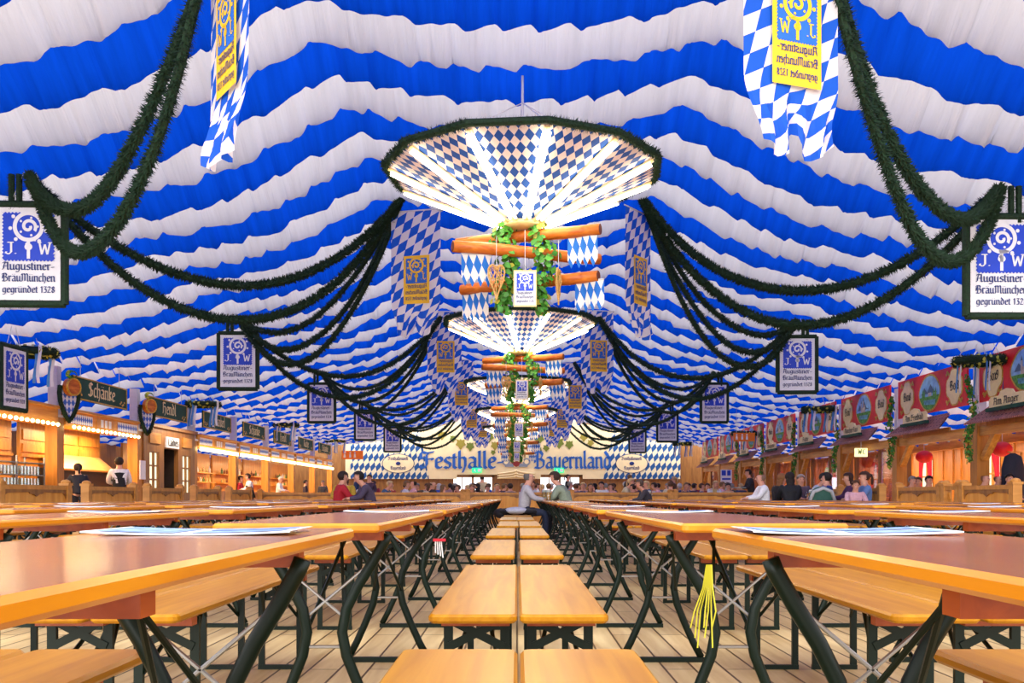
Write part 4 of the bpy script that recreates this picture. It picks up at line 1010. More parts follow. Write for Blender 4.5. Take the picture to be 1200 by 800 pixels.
# ------------------------------------------------------------------ hanging crown wreaths
def make_crown(label):
    t = thing('crown_wreath', label, 'wreath'); rnd = random.Random(8); n = 28
    pts = [(.5 * math.cos(2 * PI * i / n), .5 * math.sin(2 * PI * i / n), 0) for i in range(n)]
    mb = MB(); mb.tube(pts, .085, 8, closed=True); needles(mb, pts + [pts[0]], .09, 420, ln=.07, wd=.014); mb.build('fir_ring', 'fir', t)
    mb = MB()
    for k in range(70):
        a = rnd.random() * 6.28; b = rnd.random() * 6.28; d = Vector((math.cos(a) * math.cos(b), math.sin(a) * math.cos(b), math.sin(b) - .4))
        leaf(mb, Vector((.5 * math.cos(a), .5 * math.sin(a), 0)) + d.normalized() * .11, d, .05, 0, rnd)
    tag(mb.build('flowers', ['leaf_yellow'], t), kind='stuff')
    for k in range(4):
        a = PI / 4 + PI / 2 * k; p = Vector((.5 * math.cos(a), .5 * math.sin(a), 0))
        mb = MB(); mb.tube([p, (0, 0, .95)], .007, 5); mb.build('cord', 'cord', t)
        mb = MB()
        for j, wv in enumerate((-.05, .04)):
            q = [p + Vector((wv - .04 + .03 * math.sin(i + j), -.05 - .03 * j, .12 - .17 * i)) for i in range(6)]
            for u, v in zip(q, q[1:]): mb.quad([u, u + Vector((.07, 0, 0)), v + Vector((.07, 0, 0)), v], j)
        mb.build('ribbon', ['ribbon_blue', 'sign_white'], t)
    return t
for side, lst in (('left', [(35, 413, 22.0), (238, 474, 33.5), (335, 498, 45), (393, 516, 57)]), ('right', [(1148, 423, 22.5), (960, 480, 33), (872, 508, 45), (800, 520, 57)])):
    for n, (px, py, d) in enumerate(lst):
        place('crown', make_crown, '%s round fir crown with ribbons hanging on the %s side' % (ORD[n], side), at(px, py, d), R.random(), 'fir crowns')
# orange pictogram signs
for px, py, d, side in ((413, 533, 58, 'left'), (872, 512, 40, 'right')):
    t = thing('pictogram_sign', 'orange sign with white pictograms hanging at the far %s side' % side, 'sign', at(px, py, d))
    s = d / F_PX; mb = MB(); mb.box((0, 0, 0), (25 * s, .06, 10 * s)); mb.build('panel', 'orange', t)
    mb = MB()
    for k, x in enumerate((-9, -2.5, 3)):
        mb.disc((x * s, -.04, 2.6 * s), 1 * s, 1 * s, n=10); mb.quad([((x - 1.3) * s, -.04, -3 * s), ((x + 1.3) * s, -.04, -3 * s), ((x + .9) * s, -.04, 1.2 * s), ((x - .9) * s, -.04, 1.2 * s)])
    mb.build('pictogram', 'sign_white', t)
    for x in (-9, 9): mb = MB(); mb.tube([(x * s, 0, 5 * s), (x * s, 0, 5 * s + 1.5)], .01, 5); mb.build('suspension_cord', 'cord', t)

# ------------------------------------------------------------------ boxes on the right side
RXX = EAVE
def cartouche(mb, cx, w_, h_, y, fill, frame):
    n = 28; pts = []
    for i in range(n):
        a = 2 * PI * i / n; r = 1 + .07 * math.cos(4 * a) - .05 * math.cos(8 * a)
        pts.append((w_ * r * math.cos(a) * .5 / 1.0, h_ * .5 * r * math.sin(a)))
    mb.quad([(cx + 1.12 * x, y, 1.09 * z) for x, z in pts], frame); mb.quad([(cx + x, y - .006, z) for x, z in pts], fill)
    for sx in (-1, 1):
        for sz in (-1, 1):
            for k in range(4): mb.disc((cx + sx * w_ * (.36 + .05 * k), y - .008, sz * h_ * (.40 + .035 * (k % 3))), .05, .04, n=8, mi=frame)
BOXN = {0: 9, 1: 8, 2: 7, 3: 6, 4: 5, 5: 4, 6: 3, 7: 2}
HOUSE = ['Am Anger', 'Am Freibad', 'Münchner Haus', 'Hütte', 'Almhütte', 'Seehaus', 'Stadl', 'Garten']
for n in range(8):
    d0, d1 = 18.8 + 5 * n, 23.8 + 5 * n; a, b = d0 + .2, d1 - .2; m = (d0 + d1) / 2; wh = ORD[n]
    t = thing('box_sign', 'red painted sign with gold scrolls and a landscape oval, %s on the right' % wh, 'sign', (RXX - .02, m, 3.62), -PI / 2, 'red box signs')
    mb = MB(); mb.box((0, 0, 0), (4.35, .05, 1.06)); mb.build('board', 'red', t)
    for x in (-1.5, 1.5): mb = MB(); cartouche(mb, x, .85, .86, -.03, 1, 0); mb.build('scroll_cartouche', ['gold', 'cream'], t)
    for x in (-1.5, 1.5):
        text_mb('Box ', x + .04, .0, width=.52, xh=.16, y=-.045, nib=.1).build('lettering', 'black', t)
        text_mb(str(BOXN[n]), x + .24, .0, width=.13, xh=.16, y=-.045, nib=.1).build('number', 'black', t)
    mb = MB(); k = 30
    oval = [(.62 * math.cos(2 * PI * i / k) * (1 + .05 * math.cos(8 * PI * i / k)), .45 * math.sin(2 * PI * i / k)) for i in range(k)]
    mb.quad([(1.1 * x, -.03, 1.12 * z) for x, z in oval], 0); mb.quad([(x, -.036, z) for x, z in oval], 1)
    mb.quad([(x, -.04, z) for x, z in oval if z < -.02] , 2)
    mb.quad([(-.5, -.042, -.02), (-.3, -.042, .16), (-.12, -.042, .02), (.1, -.042, .22), (.3, -.042, .03), (.52, -.042, -.02)], 3)
    mb.quad([(-.3, -.044, -.3), (.35, -.044, -.34), (.42, -.044, -.2), (-.35, -.044, -.18)], 4)
    if n % 2 == 0:
        mb.box((0, -.045, -.02), (.3, .004, .16), 5)
        for x, h_ in ((-.16, .3), (.02, .36), (.15, .24)):
            mb.box((x, -.048, -.1 + h_ / 2), (.07, .004, h_), 5); mb.quad([(x - .045, -.05, -.1 + h_), (x + .045, -.05, -.1 + h_), (x, -.05, h_ + .02)], 3)
    else:
        for x in (-.4, -.3, .3, .42): mb.quad([(x - .06, -.047, -.1), (x + .06, -.047, -.1), (x, -.047, .14)], 2)
        mb.box((.05, -.045, -.05), (.2, .004, .1), 5)
    mb.build('landscape_oval', ['gold', 'pic_sky', 'pic_green', tone('#5a7590'), 'pic_water', 'pic_stone'], t)
    # little shingled roof with a name board
    t = thing('shingle_canopy', 'small shingled canopy on the timber beam, %s on the right' % wh, 'canopy', (RXX - .03, m + .3, 2.58), -PI / 2, 'shingled canopies')
    mb = MB(); L = 3.0
    mb.quad([(-L / 2 - .3, -.42, 0), (L / 2 + .3, -.42, 0), (L / 2 - .1, .05, .42), (-L / 2 + .1, .05, .42)]); mb.quad([(-L / 2 - .3, -.42, -.04), (L / 2 + .3, -.42, -.04), (L / 2 + .3, -.42, 0), (-L / 2 - .3, -.42, 0)])
    mb.quad([(-L / 2 - .3, -.42, -.04), (L / 2 + .3, -.42, -.04), (L / 2 - .1, .05, .36), (-L / 2 + .1, .05, .36)])
    mb.build('shingles', 'shingle', t)
    mb = MB(); mb.box((0, .0, -.02), (L, .05, .12)); mb.build('bracket', 'post_wood', t)
    nb = thing('name_board', 'arched cream name board standing on the canopy, %s on the right' % wh, 'sign', (RXX - .32, m + .3, 2.83), -PI / 2, 'canopy name boards')
    mb = MB(); w2 = .78; top = [(-w2, .22), (-w2 + .1, .27), (-.35, .27), (-.25, .36), (0, .4), (.25, .36), (.35, .27), (w2 - .1, .27), (w2, .22)]
    f = [(-w2, 0), (w2, 0)] + list(reversed(top))
    for y in (-.02, .02): mb.quad([(x, y, z) for x, z in f])
    for p, q in zip(f, f[1:] + f[:1]): mb.quad([(p[0], -.02, p[1]), (q[0], -.02, q[1]), (q[0], .02, q[1]), (p[0], .02, p[1])])
    mb.build('board', 'cream', nb)
    mb = MB(); mb.box((0, -.02, -.02), (1.7, .1, .08)); mb.build('foot', 'sign_green', nb)
    text_mb(HOUSE[n], 0, .13, width=min(1.2, .14 * len(HOUSE[n])), xh=.11, y=-.03, nib=.1).build('lettering', 'black', nb)
    # timber beams, partition glass, back wall
    t = thing('timber_beams', 'timber beams spanning the %s box on the right' % wh, 'beam', (0, 0, 0), 0, 'box beams')
    for x, z, h in ((RXX + .12, 2.42, .24), (RXX + 2.2, 2.38, .18)):
        mb = MB(); mb.box((x, m, z), (.2, 4.64, h)); mb.build('beam', 'wood_h', t)
    mb = MB()
    for sy, y in ((1, a), (-1, b)): mb.box((RXX + .12, y + sy * .38, 2.08), (.16, .95, .14), 0, Matrix.Rotation(sy * .75, 3, 'X'))
    mb.build('corner_brace', 'wood_h', t)
    if n >= 2:
        g = thing('glass_partition', 'tall glass partition with dark posts in the %s box on the right' % wh, 'partition', (0, 0, 0), 0, 'glass partitions')
        for k in range(2):
            mb = MB(); mb.box((RXX + .5, a + (b - a) * (.25 + .5 * k), 1.3), (.03, (b - a) / 2 - .16, 2.0)); mb.build('glass_pane', 'pane', g)
        for k in range(3):
            mb = MB(); mb.box((RXX + .5, a + .1 + (b - a - .2) * k / 2, 1.2), (.12, .14, 2.4)); mb.build('post', 'dark_wood', g)
        mb = MB(); mb.box((RXX + .5, m, .16), (.1, b - a, .32)); mb.build('plinth', 'dark_wood', g)
    BX = 15.2
    t = thing('box_wall', 'plank back wall with curtained window in the %s box on the right' % wh, 'wall panel', (0, 0, 0), 0, 'box back walls')
    wy0, wy1 = m - .55, m + .55
    mb = MB()
    for (p, q, z0, z1) in ((d0, wy0, 0, 2.6), (wy1, d1, 0, 2.6), (wy0, wy1, 0, .95), (wy0, wy1, 2.2, 2.6)): mb.box((BX, (p + q) / 2, (z0 + z1) / 2), (.1, q - p, z1 - z0))
    for y in (d0 + .3, d0 + 1.1, d1 - 1.1, d1 - .3): mb.box((BX - .07, y, 1.3), (.05, .12, 2.6))
    mb.build('planking', 'wood', t)
    mb = MB(); mb.quad([(BX + .03, wy0, .95), (BX + .03, wy1, .95), (BX + .03, wy1, 2.2), (BX + .03, wy0, 2.2)]); w_ = mb.build('window_pane', 'lit_window', t)
    mb = MB()
    for y in (wy0, m, wy1): mb.box((BX - .02, y, 1.57), (.08, .06, 1.25))
    for z in (.95, 1.57, 2.2): mb.box((BX - .02, m, z), (.07, 1.1, .05))
    mb.build('window_frame', 'rail_wood', w_)
    for sy in (-1, 1):
        mb = MB(); rows = 8
        for i in range(rows):
            for j in range(8):
                def P(u, v): 
                    wd = .52 * (1 - .55 * math.sin(min(1, v * 1.3) * PI * .5) * (1 if v < .75 else 1 - (v - .75)))
                    return (BX - .1 - .025 * math.sin(u * 20), m + sy * (.58 - wd * u), 2.25 - 1.3 * v)
                mb.quad([P(j / 8, i / rows), P((j + 1) / 8, i / rows), P((j + 1) / 8, (i + 1) / rows), P(j / 8, (i + 1) / rows)])
        mb.build('curtain', 'curtain', t, True)
    lamp_in(t, BX - 1.6, m, 2.5, STALL_LIGHT * .8, (1, .8, .6))
    if n < 4:
        o = thing('red_lantern', 'red paper lantern hanging inside the %s box on the right' % wh, 'lantern', (12.9, m - .2, 2.1), 0, 'red lanterns')
        mb = MB(); mb.ball((0, 0, 0), (.26, .26, .2), 14, 9); mb.build('paper_shade', 'red', o, True)
        mb = MB(); mb.tube([(0, 0, .18), (0, 0, .95)], .008, 5); mb.build('cord', 'cord', o)
for n in range(6):
    o = place('postvine', lambda l: make_vine(l, 2.1, 260, .09, 11), 'leafy vine trailing down the %s right tent post' % ORD[n], (RXX - .22, 23.8 + 5 * n - .25, 3.75), R.random() * 3, 'vines on the right posts')
t = thing('lit_sign', 'small pale lit sign under the beam on the right', 'sign', at(1009, 530, 31)); s = 31 / F_PX
mb = MB(); mb.box((0, 0, 0), (14 * s, .1, 10 * s)); mb.build('case', mat('lit_yellow', '#e8e2a0', .4, 0, 0, emit='#e8e2a0', es=.8), t)
text_mb('WC', 0, 0, width=9 * s, xh=4 * s, y=-.055, nib=.12, upright=True).build('lettering', 'leaf', t) if 'C' in G else None
mb = MB(); mb.tube([(0, 0, 5 * s), (0, 0, 5 * s + .5)], .012, 5); mb.build('suspension_cord', 'cord', t)
t = thing('poster_board', 'white poster board with blue print behind the far right rail', 'poster', (at(851, 0, 46).x, 46, 0)); s = 46 / F_PX
mb = MB(); zc = at(0, 558, 46).z; mb.box((0, 0, zc), (13 * s, .05, 16 * s)); mb.build('board', 'paper', t)
mb = MB(); mb.box((-3 * s, -.03, zc + 4 * s), (5 * s, .01, 6 * s)); mb.box((3 * s, -.03, zc + 4 * s), (4 * s, .01, 6 * s)); mb.box((0, -.03, zc - 3 * s), (10 * s, .01, 2 * s)); mb.build('print', 'sign_blue', t)
mb = MB(); mb.box((0, .05, zc / 2), (.08, .06, zc)); mb.box((0, .05, .02), (.5, .4, .04)); mb.build('stand', 'steel', t)

# ------------------------------------------------------------------ people
def skin_mesh(name, nodes, edges, sub=1, flat=()):
    """grow one continuous surface round a joint skeleton: nodes {key: (co, radius)}; flat {key: (rx, ry)}"""
    keys = list(nodes); me = bpy.data.meshes.new(name); me.from_pydata([nodes[k][0] for k in keys], [(keys.index(a), keys.index(b)) for a, b in edges], [])
    o = bpy.data.objects.new(name, me); col.objects.link(o)
    md = o.modifiers.new('skin', 'SKIN'); md.use_smooth_shade = True; md.branch_smoothing = .5
    sv = me.skin_vertices[0].data
    for i, k in enumerate(keys):
        r = nodes[k][1]; sv[i].radius = r if isinstance(r, tuple) else (r, r)
        sv[i].use_root = (i == 0)
    sd = o.modifiers.new('sub', 'SUBSURF'); sd.levels = sd.render_levels = sub
    bpy.context.view_layer.update()
    ev = o.evaluated_get(bpy.context.evaluated_depsgraph_get()); m2 = bpy.data.meshes.new_from_object(ev); m2.name = name
    bpy.data.objects.remove(o); bpy.data.meshes.remove(me)
    for p in m2.polygons: p.use_smooth = True
    m2.materials.clear(); return m2
def pose_nodes(kind):
    """joint positions, facing +y, floor at z 0"""
    if kind == 'stand':
        P = dict(pelvis=(0, 0, .97), spine=(0, .01, 1.14), chest=(0, .02, 1.34), neck=(0, .015, 1.50), jaw=(0, .035, 1.565), skull=(0, .02, 1.65), top=(0, .015, 1.71))
        for s, q in ((-1, 'l'), (1, 'r')):
            P.update({'sh' + q: (s * .185, 0, 1.44), 'el' + q: (s * .235, -.02, 1.16), 'wr' + q: (s * .24, .12, .95), 'pa' + q: (s * .235, .17, .90), 'hi' + q: (s * .09, 0, .90), 'kn' + q: (s * .1, .02, .5), 'an' + q: (s * .1, -.01, .09), 'to' + q: (s * .115, .15, .035)})
    elif kind == 'reach':           # standing, both forearms forward on a counter
        P = pose_nodes('stand'); 
        for k in ('chest', 'neck', 'jaw', 'skull', 'top'): x, y, z = P[k]; P[k] = (x, y + .06 + .08 * (z - 1.3), z - .015)
        P['jaw'] = (0, .15, 1.53); P['skull'] = (0, .13, 1.615); P['top'] = (0, .12, 1.67)
        for s, q in ((-1, 'l'), (1, 'r')): P.update({'sh' + q: (s * .175, .06, 1.40), 'el' + q: (s * .25, .14, 1.13), 'wr' + q: (s * .14, .36, 1.10), 'pa' + q: (s * .12, .42, 1.09)})
    else:
        ln = dict(sit=.05, lean=.16, upright=.0)[kind]
        P = dict(pelvis=(0, 0, .60), spine=(0, ln * .35, .78), chest=(0, ln * .9, .97), neck=(0, ln * 1.5 + .01, 1.115), jaw=(0, ln * 1.8 + .04, 1.18), skull=(0, ln * 1.9 + .02, 1.262), top=(0, ln * 1.9 + .01, 1.316))
        for s, q in ((-1, 'l'), (1, 'r')):
            P.update({'sh' + q: (s * .185, ln * 1.2, 1.06), 'el' + q: (s * .235, ln + .14, .83), 'wr' + q: (s * .11, ln + .36, .80), 'pa' + q: (s * .08, ln + .42, .80), 'hi' + q: (s * .09, .02, .56), 'kn' + q: (s * .1, .43, .545), 'an' + q: (s * .1, .44, .09), 'to' + q: (s * .115, .59, .035)})
    return P
RAD = dict(pelvis=(.165, .13), spine=(.155, .125), chest=(.18, .13), neck=(.062, .062), jaw=(.072, .08), skull=(.086, .102), top=(.058, .07), sh=.075, el=.048, wr=.031, pa=(.036, .02), hi=.088, kn=.06, an=.04, to=.034)
EDG = [('pelvis', 'spine'), ('spine', 'chest'), ('chest', 'neck'), ('neck', 'jaw'), ('jaw', 'skull'), ('skull', 'top')]
for q in 'lr': EDG += [('chest', 'sh' + q), ('sh' + q, 'el' + q), ('el' + q, 'wr' + q), ('wr' + q, 'pa' + q), ('pelvis', 'hi' + q), ('hi' + q, 'kn' + q), ('kn' + q, 'an' + q), ('an' + q, 'to' + q)]
def rad(k): return RAD.get(k) or RAD[k[:2]]
def body_mesh(kind):
    P = pose_nodes(kind); N_ = {k: (v, rad(k)) for k, v in P.items()}; E = list(EDG)
    for k in N_:                            # slimmer where clothes lie over the body
        f = .76 if k in ('pelvis', 'spine', 'chest') else (.72 if k[:2] in ('sh', 'hi') else (.85 if k[:2] in ('el', 'kn') else 1))
        r = N_[k][1]; N_[k] = (N_[k][0], tuple(x * f for x in r) if isinstance(r, tuple) else r * f)
    m = skin_mesh('body_' + kind, N_, E)
    bm = bmesh.new(); bm.from_mesh(m); mb = MB()
    for q, s in (('l', -1), ('r', 1)):                       # five fingers rooted in the palm
        w_, p = Vector(P['wr' + q]), Vector(P['pa' + q]); d = (p - w_).normalized(); side = d.cross(Vector((0, 0, 1)))
        side = side.normalized() if side.length > .1 else Vector((1, 0, 0)); up = side.cross(d)
        for k, (off, L) in enumerate(((-.027, .062), (-.009, .075), (.009, .07), (.026, .055))):
            a = p + side * off; b = a + d * (L * .62) - up * .008; c = b + d * (L * .4) - up * .03
            mb.tube([a, b, c], [.0095, .009, .007], 6)
        a = p - side * s * .02 - d * .02; mb.tube([a, a - side * s * .03 + d * .03, a - side * s * .026 + d * .055 - up * .01], [.011, .01, .008], 6)
    h = Vector(P['skull']); j = Vector(P['jaw'])
    mb.quad([(h.x - .014, h.y + .092, h.z - .055), (h.x + .014, h.y + .092, h.z - .055), (h.x, h.y + .124, h.z - .05), ]); mb.quad([(h.x - .014, h.y + .092, h.z - .055), (h.x, h.y + .124, h.z - .05), (h.x, h.y + .097, h.z - .005)]); mb.quad([(h.x + .014, h.y + .092, h.z - .055), (h.x, h.y + .097, h.z - .005), (h.x, h.y + .124, h.z - .05)])
    for s in (-1, 1):
        mb.ball((h.x + s * .084, h.y + .0, h.z - .03), (.012, .022, .032), 6, 4)
        mb.ball((h.x + s * .03, h.y + .088, h.z - .012), (.013, .008, .007), 6, 4, 1)
    mb.box((h.x, h.y + .09, h.z - .085), (.042, .012, .008), 2)
    me2 = bpy.data.meshes.new('tmp'); me2.from_pydata(mb.v, [], mb.f); me2.polygons.foreach_set('material_index', mb.mi)
    bm.from_mesh(me2); bm.to_mesh(m); bm.free(); bpy.data.meshes.remove(me2)
    m.materials.append(M['skin']); m.materials.append(M['eye']); m.materials.append(M['lip'])
    for p in m.polygons: p.use_smooth = True
    return m
def grow(r, a): return tuple(x + a for x in r) if isinstance(r, tuple) else r + a
def top_mesh(kind, sleeve='long', vest=False):
    P = pose_nodes(kind); P['pelvis'] = tuple(Vector(P['pelvis']) - Vector((0, 0, .05))); ks = ['spine', 'pelvis', 'chest', 'shl', 'shr'] + ([] if vest else ['ell', 'elr']) + (['wrl', 'wrr'] if sleeve == 'long' and not vest else [])
    P['collar'] = tuple(Vector(P['chest']).lerp(Vector(P['neck']), .72) + Vector((0, -.012, 0))); ks.append('collar')
    N_ = {k: (P[k], grow(rad(k) if k != 'collar' else (.098, .092), .022 if k in ('spine', 'pelvis', 'chest') else .014)) for k in ks}
    if vest:
        for q, s in (('l', -1), ('r', 1)): N_['sh' + q] = (tuple(Vector(P['sh' + q]) - Vector((s * .04, 0, -.01))), .075)
        for k in ('spine', 'pelvis', 'chest'): N_[k] = (N_[k][0], grow(N_[k][1], .012))
    E = [e for e in EDG if e[0] in N_ and e[1] in N_] + [('chest', 'collar')]
    return skin_mesh('top_' + kind, N_, E)
def legs_mesh(kind):
    P = pose_nodes(kind); ks = ['pelvis', 'hil', 'hir', 'knl', 'knr', 'anl', 'anr']
    P['pelvis'] = tuple(Vector(P['pelvis']) + Vector((0, 0, .04))); N_ = {k: (P[k], grow(rad(k), .016)) for k in ks}; return skin_mesh('trousers_' + kind, N_, [e for e in EDG if e[0] in N_ and e[1] in N_])
def shoe_mesh(kind):
    P = pose_nodes(kind); mb = MB()
    for q in 'lr':
        a, b = Vector(P['an' + q]), Vector(P['to' + q])
        mb.slab(((a.x + b.x) / 2, (a.y + b.y) / 2 + .01, .045), (.1, .28, .09), .045, .02)
    me = bpy.data.meshes.new('shoes'); me.from_pydata(mb.v, [], mb.f); return me
def hair_mesh(kind, style):
    P = pose_nodes(kind); h = Vector(P['skull']) + Vector((0, 0, .012)); mb = MB()
    r = Vector((.103, .119, .107)); mb.ball(h + Vector((0, -.008, 0)), r, 16, 12, keep=lambda c: (c.z > h.z + .025 and c.y < h.y + .095) or (c.y < h.y - .005 and c.z > h.z - .085))
    if style == 'long':
        for k in range(3): mb.ball(h + Vector((0, -.07 - .012 * k, -.10 - .10 * k)), (.10 - .006 * k, .05, .11), 10, 7)
    if style == 'tail':
        mb.ball(h + Vector((0, -.13, .01)), (.035, .045, .04), 8, 6); mb.ball(h + Vector((0, -.165, -.09)), (.03, .03, .1), 8, 6)
    if style == 'bald':
        mb = MB(); mb.ball(h + Vector((0, -.006, -.01)), r * .97, 16, 12, keep=lambda c: c.y < h.y + .0 and -.085 < c.z - h.z < .03)
    if style == 'cap':
        mb = MB(); mb.ball(h + Vector((0, -.004, .01)), r * 1.08, 16, 10, keep=lambda c: c.z > h.z + .02); mb.box(h + Vector((0, .13, .03)), (.15, .1, .012))
    me = bpy.data.meshes.new('hair'); me.from_pydata(mb.v, [], mb.f)
    for p in me.polygons: p.use_smooth = True
    return me
CACHE = {}
def cached(fn, *a):
    k = (fn.__name__,) + a
    if k not in CACHE: CACHE[k] = fn(*a)
    return CACHE[k]
def person(label, loc, rz, kind='sit', top='#3a4a6a', legs='#23283a', hair='#3a2416', style='short', vest=None, scale=1.0, group=None):
    t = thing('person', label, 'person', loc, rz, group); t.scale = (scale,) * 3
    def ch(nm, me, m_):
        o = bpy.data.objects.new(nm, me); col.objects.link(o); o.parent = t
        if m_ is not None:
            if not me.materials: me.materials.append(m_)
            o.material_slots[0].link = 'OBJECT'; o.material_slots[0].material = m_
        return o
    ch('body', cached(body_mesh, kind), None)
    ch('shirt', cached(top_mesh, kind), tone(top)); ch('trousers', cached(legs_mesh, kind), tone(legs)); ch('shoes', cached(shoe_mesh, kind), tone('#1c1614'))
    if vest: ch('waistcoat', cached(top_mesh, kind, 'none', True), tone(vest))
    ch('hair' if style != 'cap' else 'cap', cached(hair_mesh, kind, style), tone(hair))
    return t
FR, FL_, FB, FF = -PI / 2, PI / 2, 0, PI       # facing right, left, away, towards us
def seat_at(px, d, dy=0): return (at(px, 0, d).x, d + dy, 0)
o = person('man in a grey sweater and glasses seated on the centre bench facing right', (.13, 19.6, -.02), FR, 'sit', '#b9b4b8', '#2b3550', '#6a6560', 'bald')
mb = MB()
P_ = pose_nodes('sit'); h = Vector(P_['skull'])
for s in (-1, 1): mb.tube([(h.x + s * .033 + .024 * math.cos(a * PI / 6), h.y + .104, h.z - .012 + .02 * math.sin(a * PI / 6)) for a in range(12)], .003, 4, closed=True); mb.tube([(h.x + s * .058, h.y + .102, h.z - .005), (h.x + s * .094, h.y + .0, h.z - .005)], .003, 4)
g = mb.build('glasses', 'eye', o)
person('man in a sage green sweater seated across from the man in glasses, facing left', (1.06, 19.7, -.02), FL_ - .25, 'lean', '#8e9b86', '#2b3038', '#3d2a1c', 'short')
t = tag(None or thing('jacket', 'dark jacket folded over a pale cushion on the centre bench beside the seated man', 'jacket', (-.02, 18.9, B_H)), None)
mb = MB(); mb.ball((0, 0, .07), (.36, .3, .075), 14, 8); mb.ball((-.3, .05, .03), (.14, .2, .10), 10, 6); mb.ball((.28, .1, .06), (.13, .22, .07), 10, 6); mb.build('dark_cloth', tone('#23242e'), t, True)
mb = MB(); mb.ball((0, -.1, .08), (.24, .24, .075), 14, 8); mb.build('pale_lining', tone('#b9bccb'), t, True)
# party at the left tables
person('person in a red jacket seated at a left table facing right', seat_at(396, 20.5), FR + .4, 'sit', '#b01828', '#23283a', '#2a1a12', 'short')
person('person in a mustard top seated beside the one in the red jacket', seat_at(404, 21.8), FF, 'sit', '#b8962a', '#23283a', '#4a3020', 'long')
person('man in a plum sweater leaning forward at a left table', seat_at(438, 20.5), FL_ + .3, 'lean', '#4a3f56', '#23283a', '#1e1612', 'short')
# party at the right tables by the rail
RT = [(897, 21.5, FL_, 'sit', '#e9e8ea', '#8a6a55', 'bald', 'bald person in a white shirt at the end of the right party'),
      (912, 22.3, FR + .5, 'sit', '#1c1a20', '#8a5a30', 'long', 'person with long light brown hair and black top'),
      (927, 21.2, FB, 'sit', '#17171c', '#20140f', 'long', 'person with long dark hair and black top seen from behind'),
      (937, 23.4, FF, 'sit', '#5a4a5a', '#a8988a', 'short', 'grey-haired person seated across from the two dark tops'),
      (949, 22.0, FR - .5, 'lean', '#b8bccc', '#2a2018', 'short', 'person in a pale patterned shirt leaning over the table'),
      (969, 21.4, .9, 'upright', '#1f3a80', '#1c1410', 'short', 'man in a navy shirt with dark hair turned away'),
      (1000, 21.6, FL_ - .2, 'sit', '#4a2450', '#3a2016', 'long', 'person in a purple top with shoulder-length brown hair'),
      (1014, 20.6, FL_, 'upright', '#5f7db0', '#3a2016', 'tail', 'woman in a blue denim shirt with a ponytail facing left')]
for px, d, rz, kd, c, hc, st, lab in RT: person(lab, seat_at(px, d), rz, kd, c, '#2b3044', hc, st)
person('small child in front of the woman in blue denim', seat_at(1001, 20.3), FF, 'sit', '#d8a8b0', '#2b3044', '#5a3a22', 'short', scale=.86)
t = thing('jacket', 'green and grey jacket draped on the bench back by the man in navy', 'jacket', (at(963, 0, 20.6).x, 20.6, 0))
mb = MB(); mb.ball((0, 0, .82), (.27, .13, .24), 16, 10); mb.build('jacket_shell', tone('#2f5a4c'), t, True)
mb = MB(); mb.tube([(-.27, -.06, .74), (-.2, -.1, .94), (0, -.1, 1.02), (.17, -.1, .95), (.27, -.06, .72)], .04, 8); mb.build('grey_lining', tone('#b6b8b8'), t, True)
mb = MB(); mb.ball((0, .02, .42), (.22, .1, .42), 12, 8); mb.build('hanging_body', tone('#274c40'), t, True)
# waiters and guests at the left stalls
person('waiter in a black waistcoat and white shirt seen from behind at the left counter', (-10.25, 25.3, 0), .45, 'reach', '#e8e6e8', '#16161a', '#2a1c14', 'short', vest='#15161c', scale=1.08)
person('waitress in a dark dress beside the waiter at the left counter', (-10.45, 23.4, 0), .6, 'reach', '#17192a', '#17192a', '#2a1a14', 'tail', scale=.95)
person('server in white leaning over a left counter with a dark waistcoat', (-10.2, 37.6, 0), PI / 2 + .5, 'reach', '#ecebee', '#1a1a20', '#3a2418', 'short', vest='#1a1c26')
person('guest in red behind the server in white at the left stalls', (-11.0, 39.0, 0), FR, 'stand', '#b82230', '#1a1a20', '#3a2418', 'short', scale=.95)
person('white-haired server in white at the far left stalls', (-10.6, 43.5, 0), FR, 'reach', '#eeeef2', '#2a2a30', '#d8d4d0', 'short')
person('guest in black and white seated by the far left stalls', (-10.2, 47.2, 0), FR + .4, 'stand', '#3a2a3a', '#2a2a30', '#2a1a14', 'short', scale=.93)
person('grey-haired guest in a dark grey coat by the far left stalls', (-9.7, 49.0, 0), FF, 'stand', '#4a4a52', '#2a2a30', '#8a8680', 'short', scale=.93)
person('waiter in dark clothes carrying a tray past the far right rail', (at(881, 0, 33).x, 33, 0), FL_, 'reach', '#1d1a24', '#1d1a24', '#241812', 'short', scale=1.02)
mb = MB(); mb.slab((0, 0, 0), (.42, .6, .025), .1, .008)
t = mb.build('tray', 'steel'); t.location = (at(881, 0, 33).x - .44, 33, 1.135); tag(t, 'round-cornered steel tray carried by the waiter in dark clothes', 'tray')
for px, d, c, hc, st, lab in ((1066, 25.5, '#d0c6c0', '#8a8078', 'short', 'grey-haired guest behind the first right booth rail'), (1076, 26.5, '#8a6a5a', '#6a4a36', 'short', 'brown-haired guest behind the first right booth rail'), (1086, 25.0, '#2a2a34', '#20140f', 'short', 'black-haired guest behind the first right booth rail'),
                             (1150, 22.5, '#20222a', '#8a5a3a', 'bald', 'balding guest in black behind the next right booth rail'), (1166, 23.2, '#c88a7a', '#6a4020', 'bald', 'bald guest in a salmon top behind the next right booth rail'), (1180, 22.6, '#5a3a2a', '#20140f', 'short', 'dark-haired guest in a brown top behind the next right booth rail')):
    person(lab, (at(px, 0, d).x, d, 0), FF + R.uniform(-.5, .5), 'sit', c, '#2b3044', hc, st)
t = thing('coat', 'long dark coat hanging on the post at the right edge', 'coat', (at(1187, 0, 23).x, 23.0, 0))
mb = MB(); mb.lathe([(.05, 1.86), (.2, 1.78), (.27, 1.5), (.27, 1.2), (.3, .75), (.28, .7), (0, .72)], n=14); 
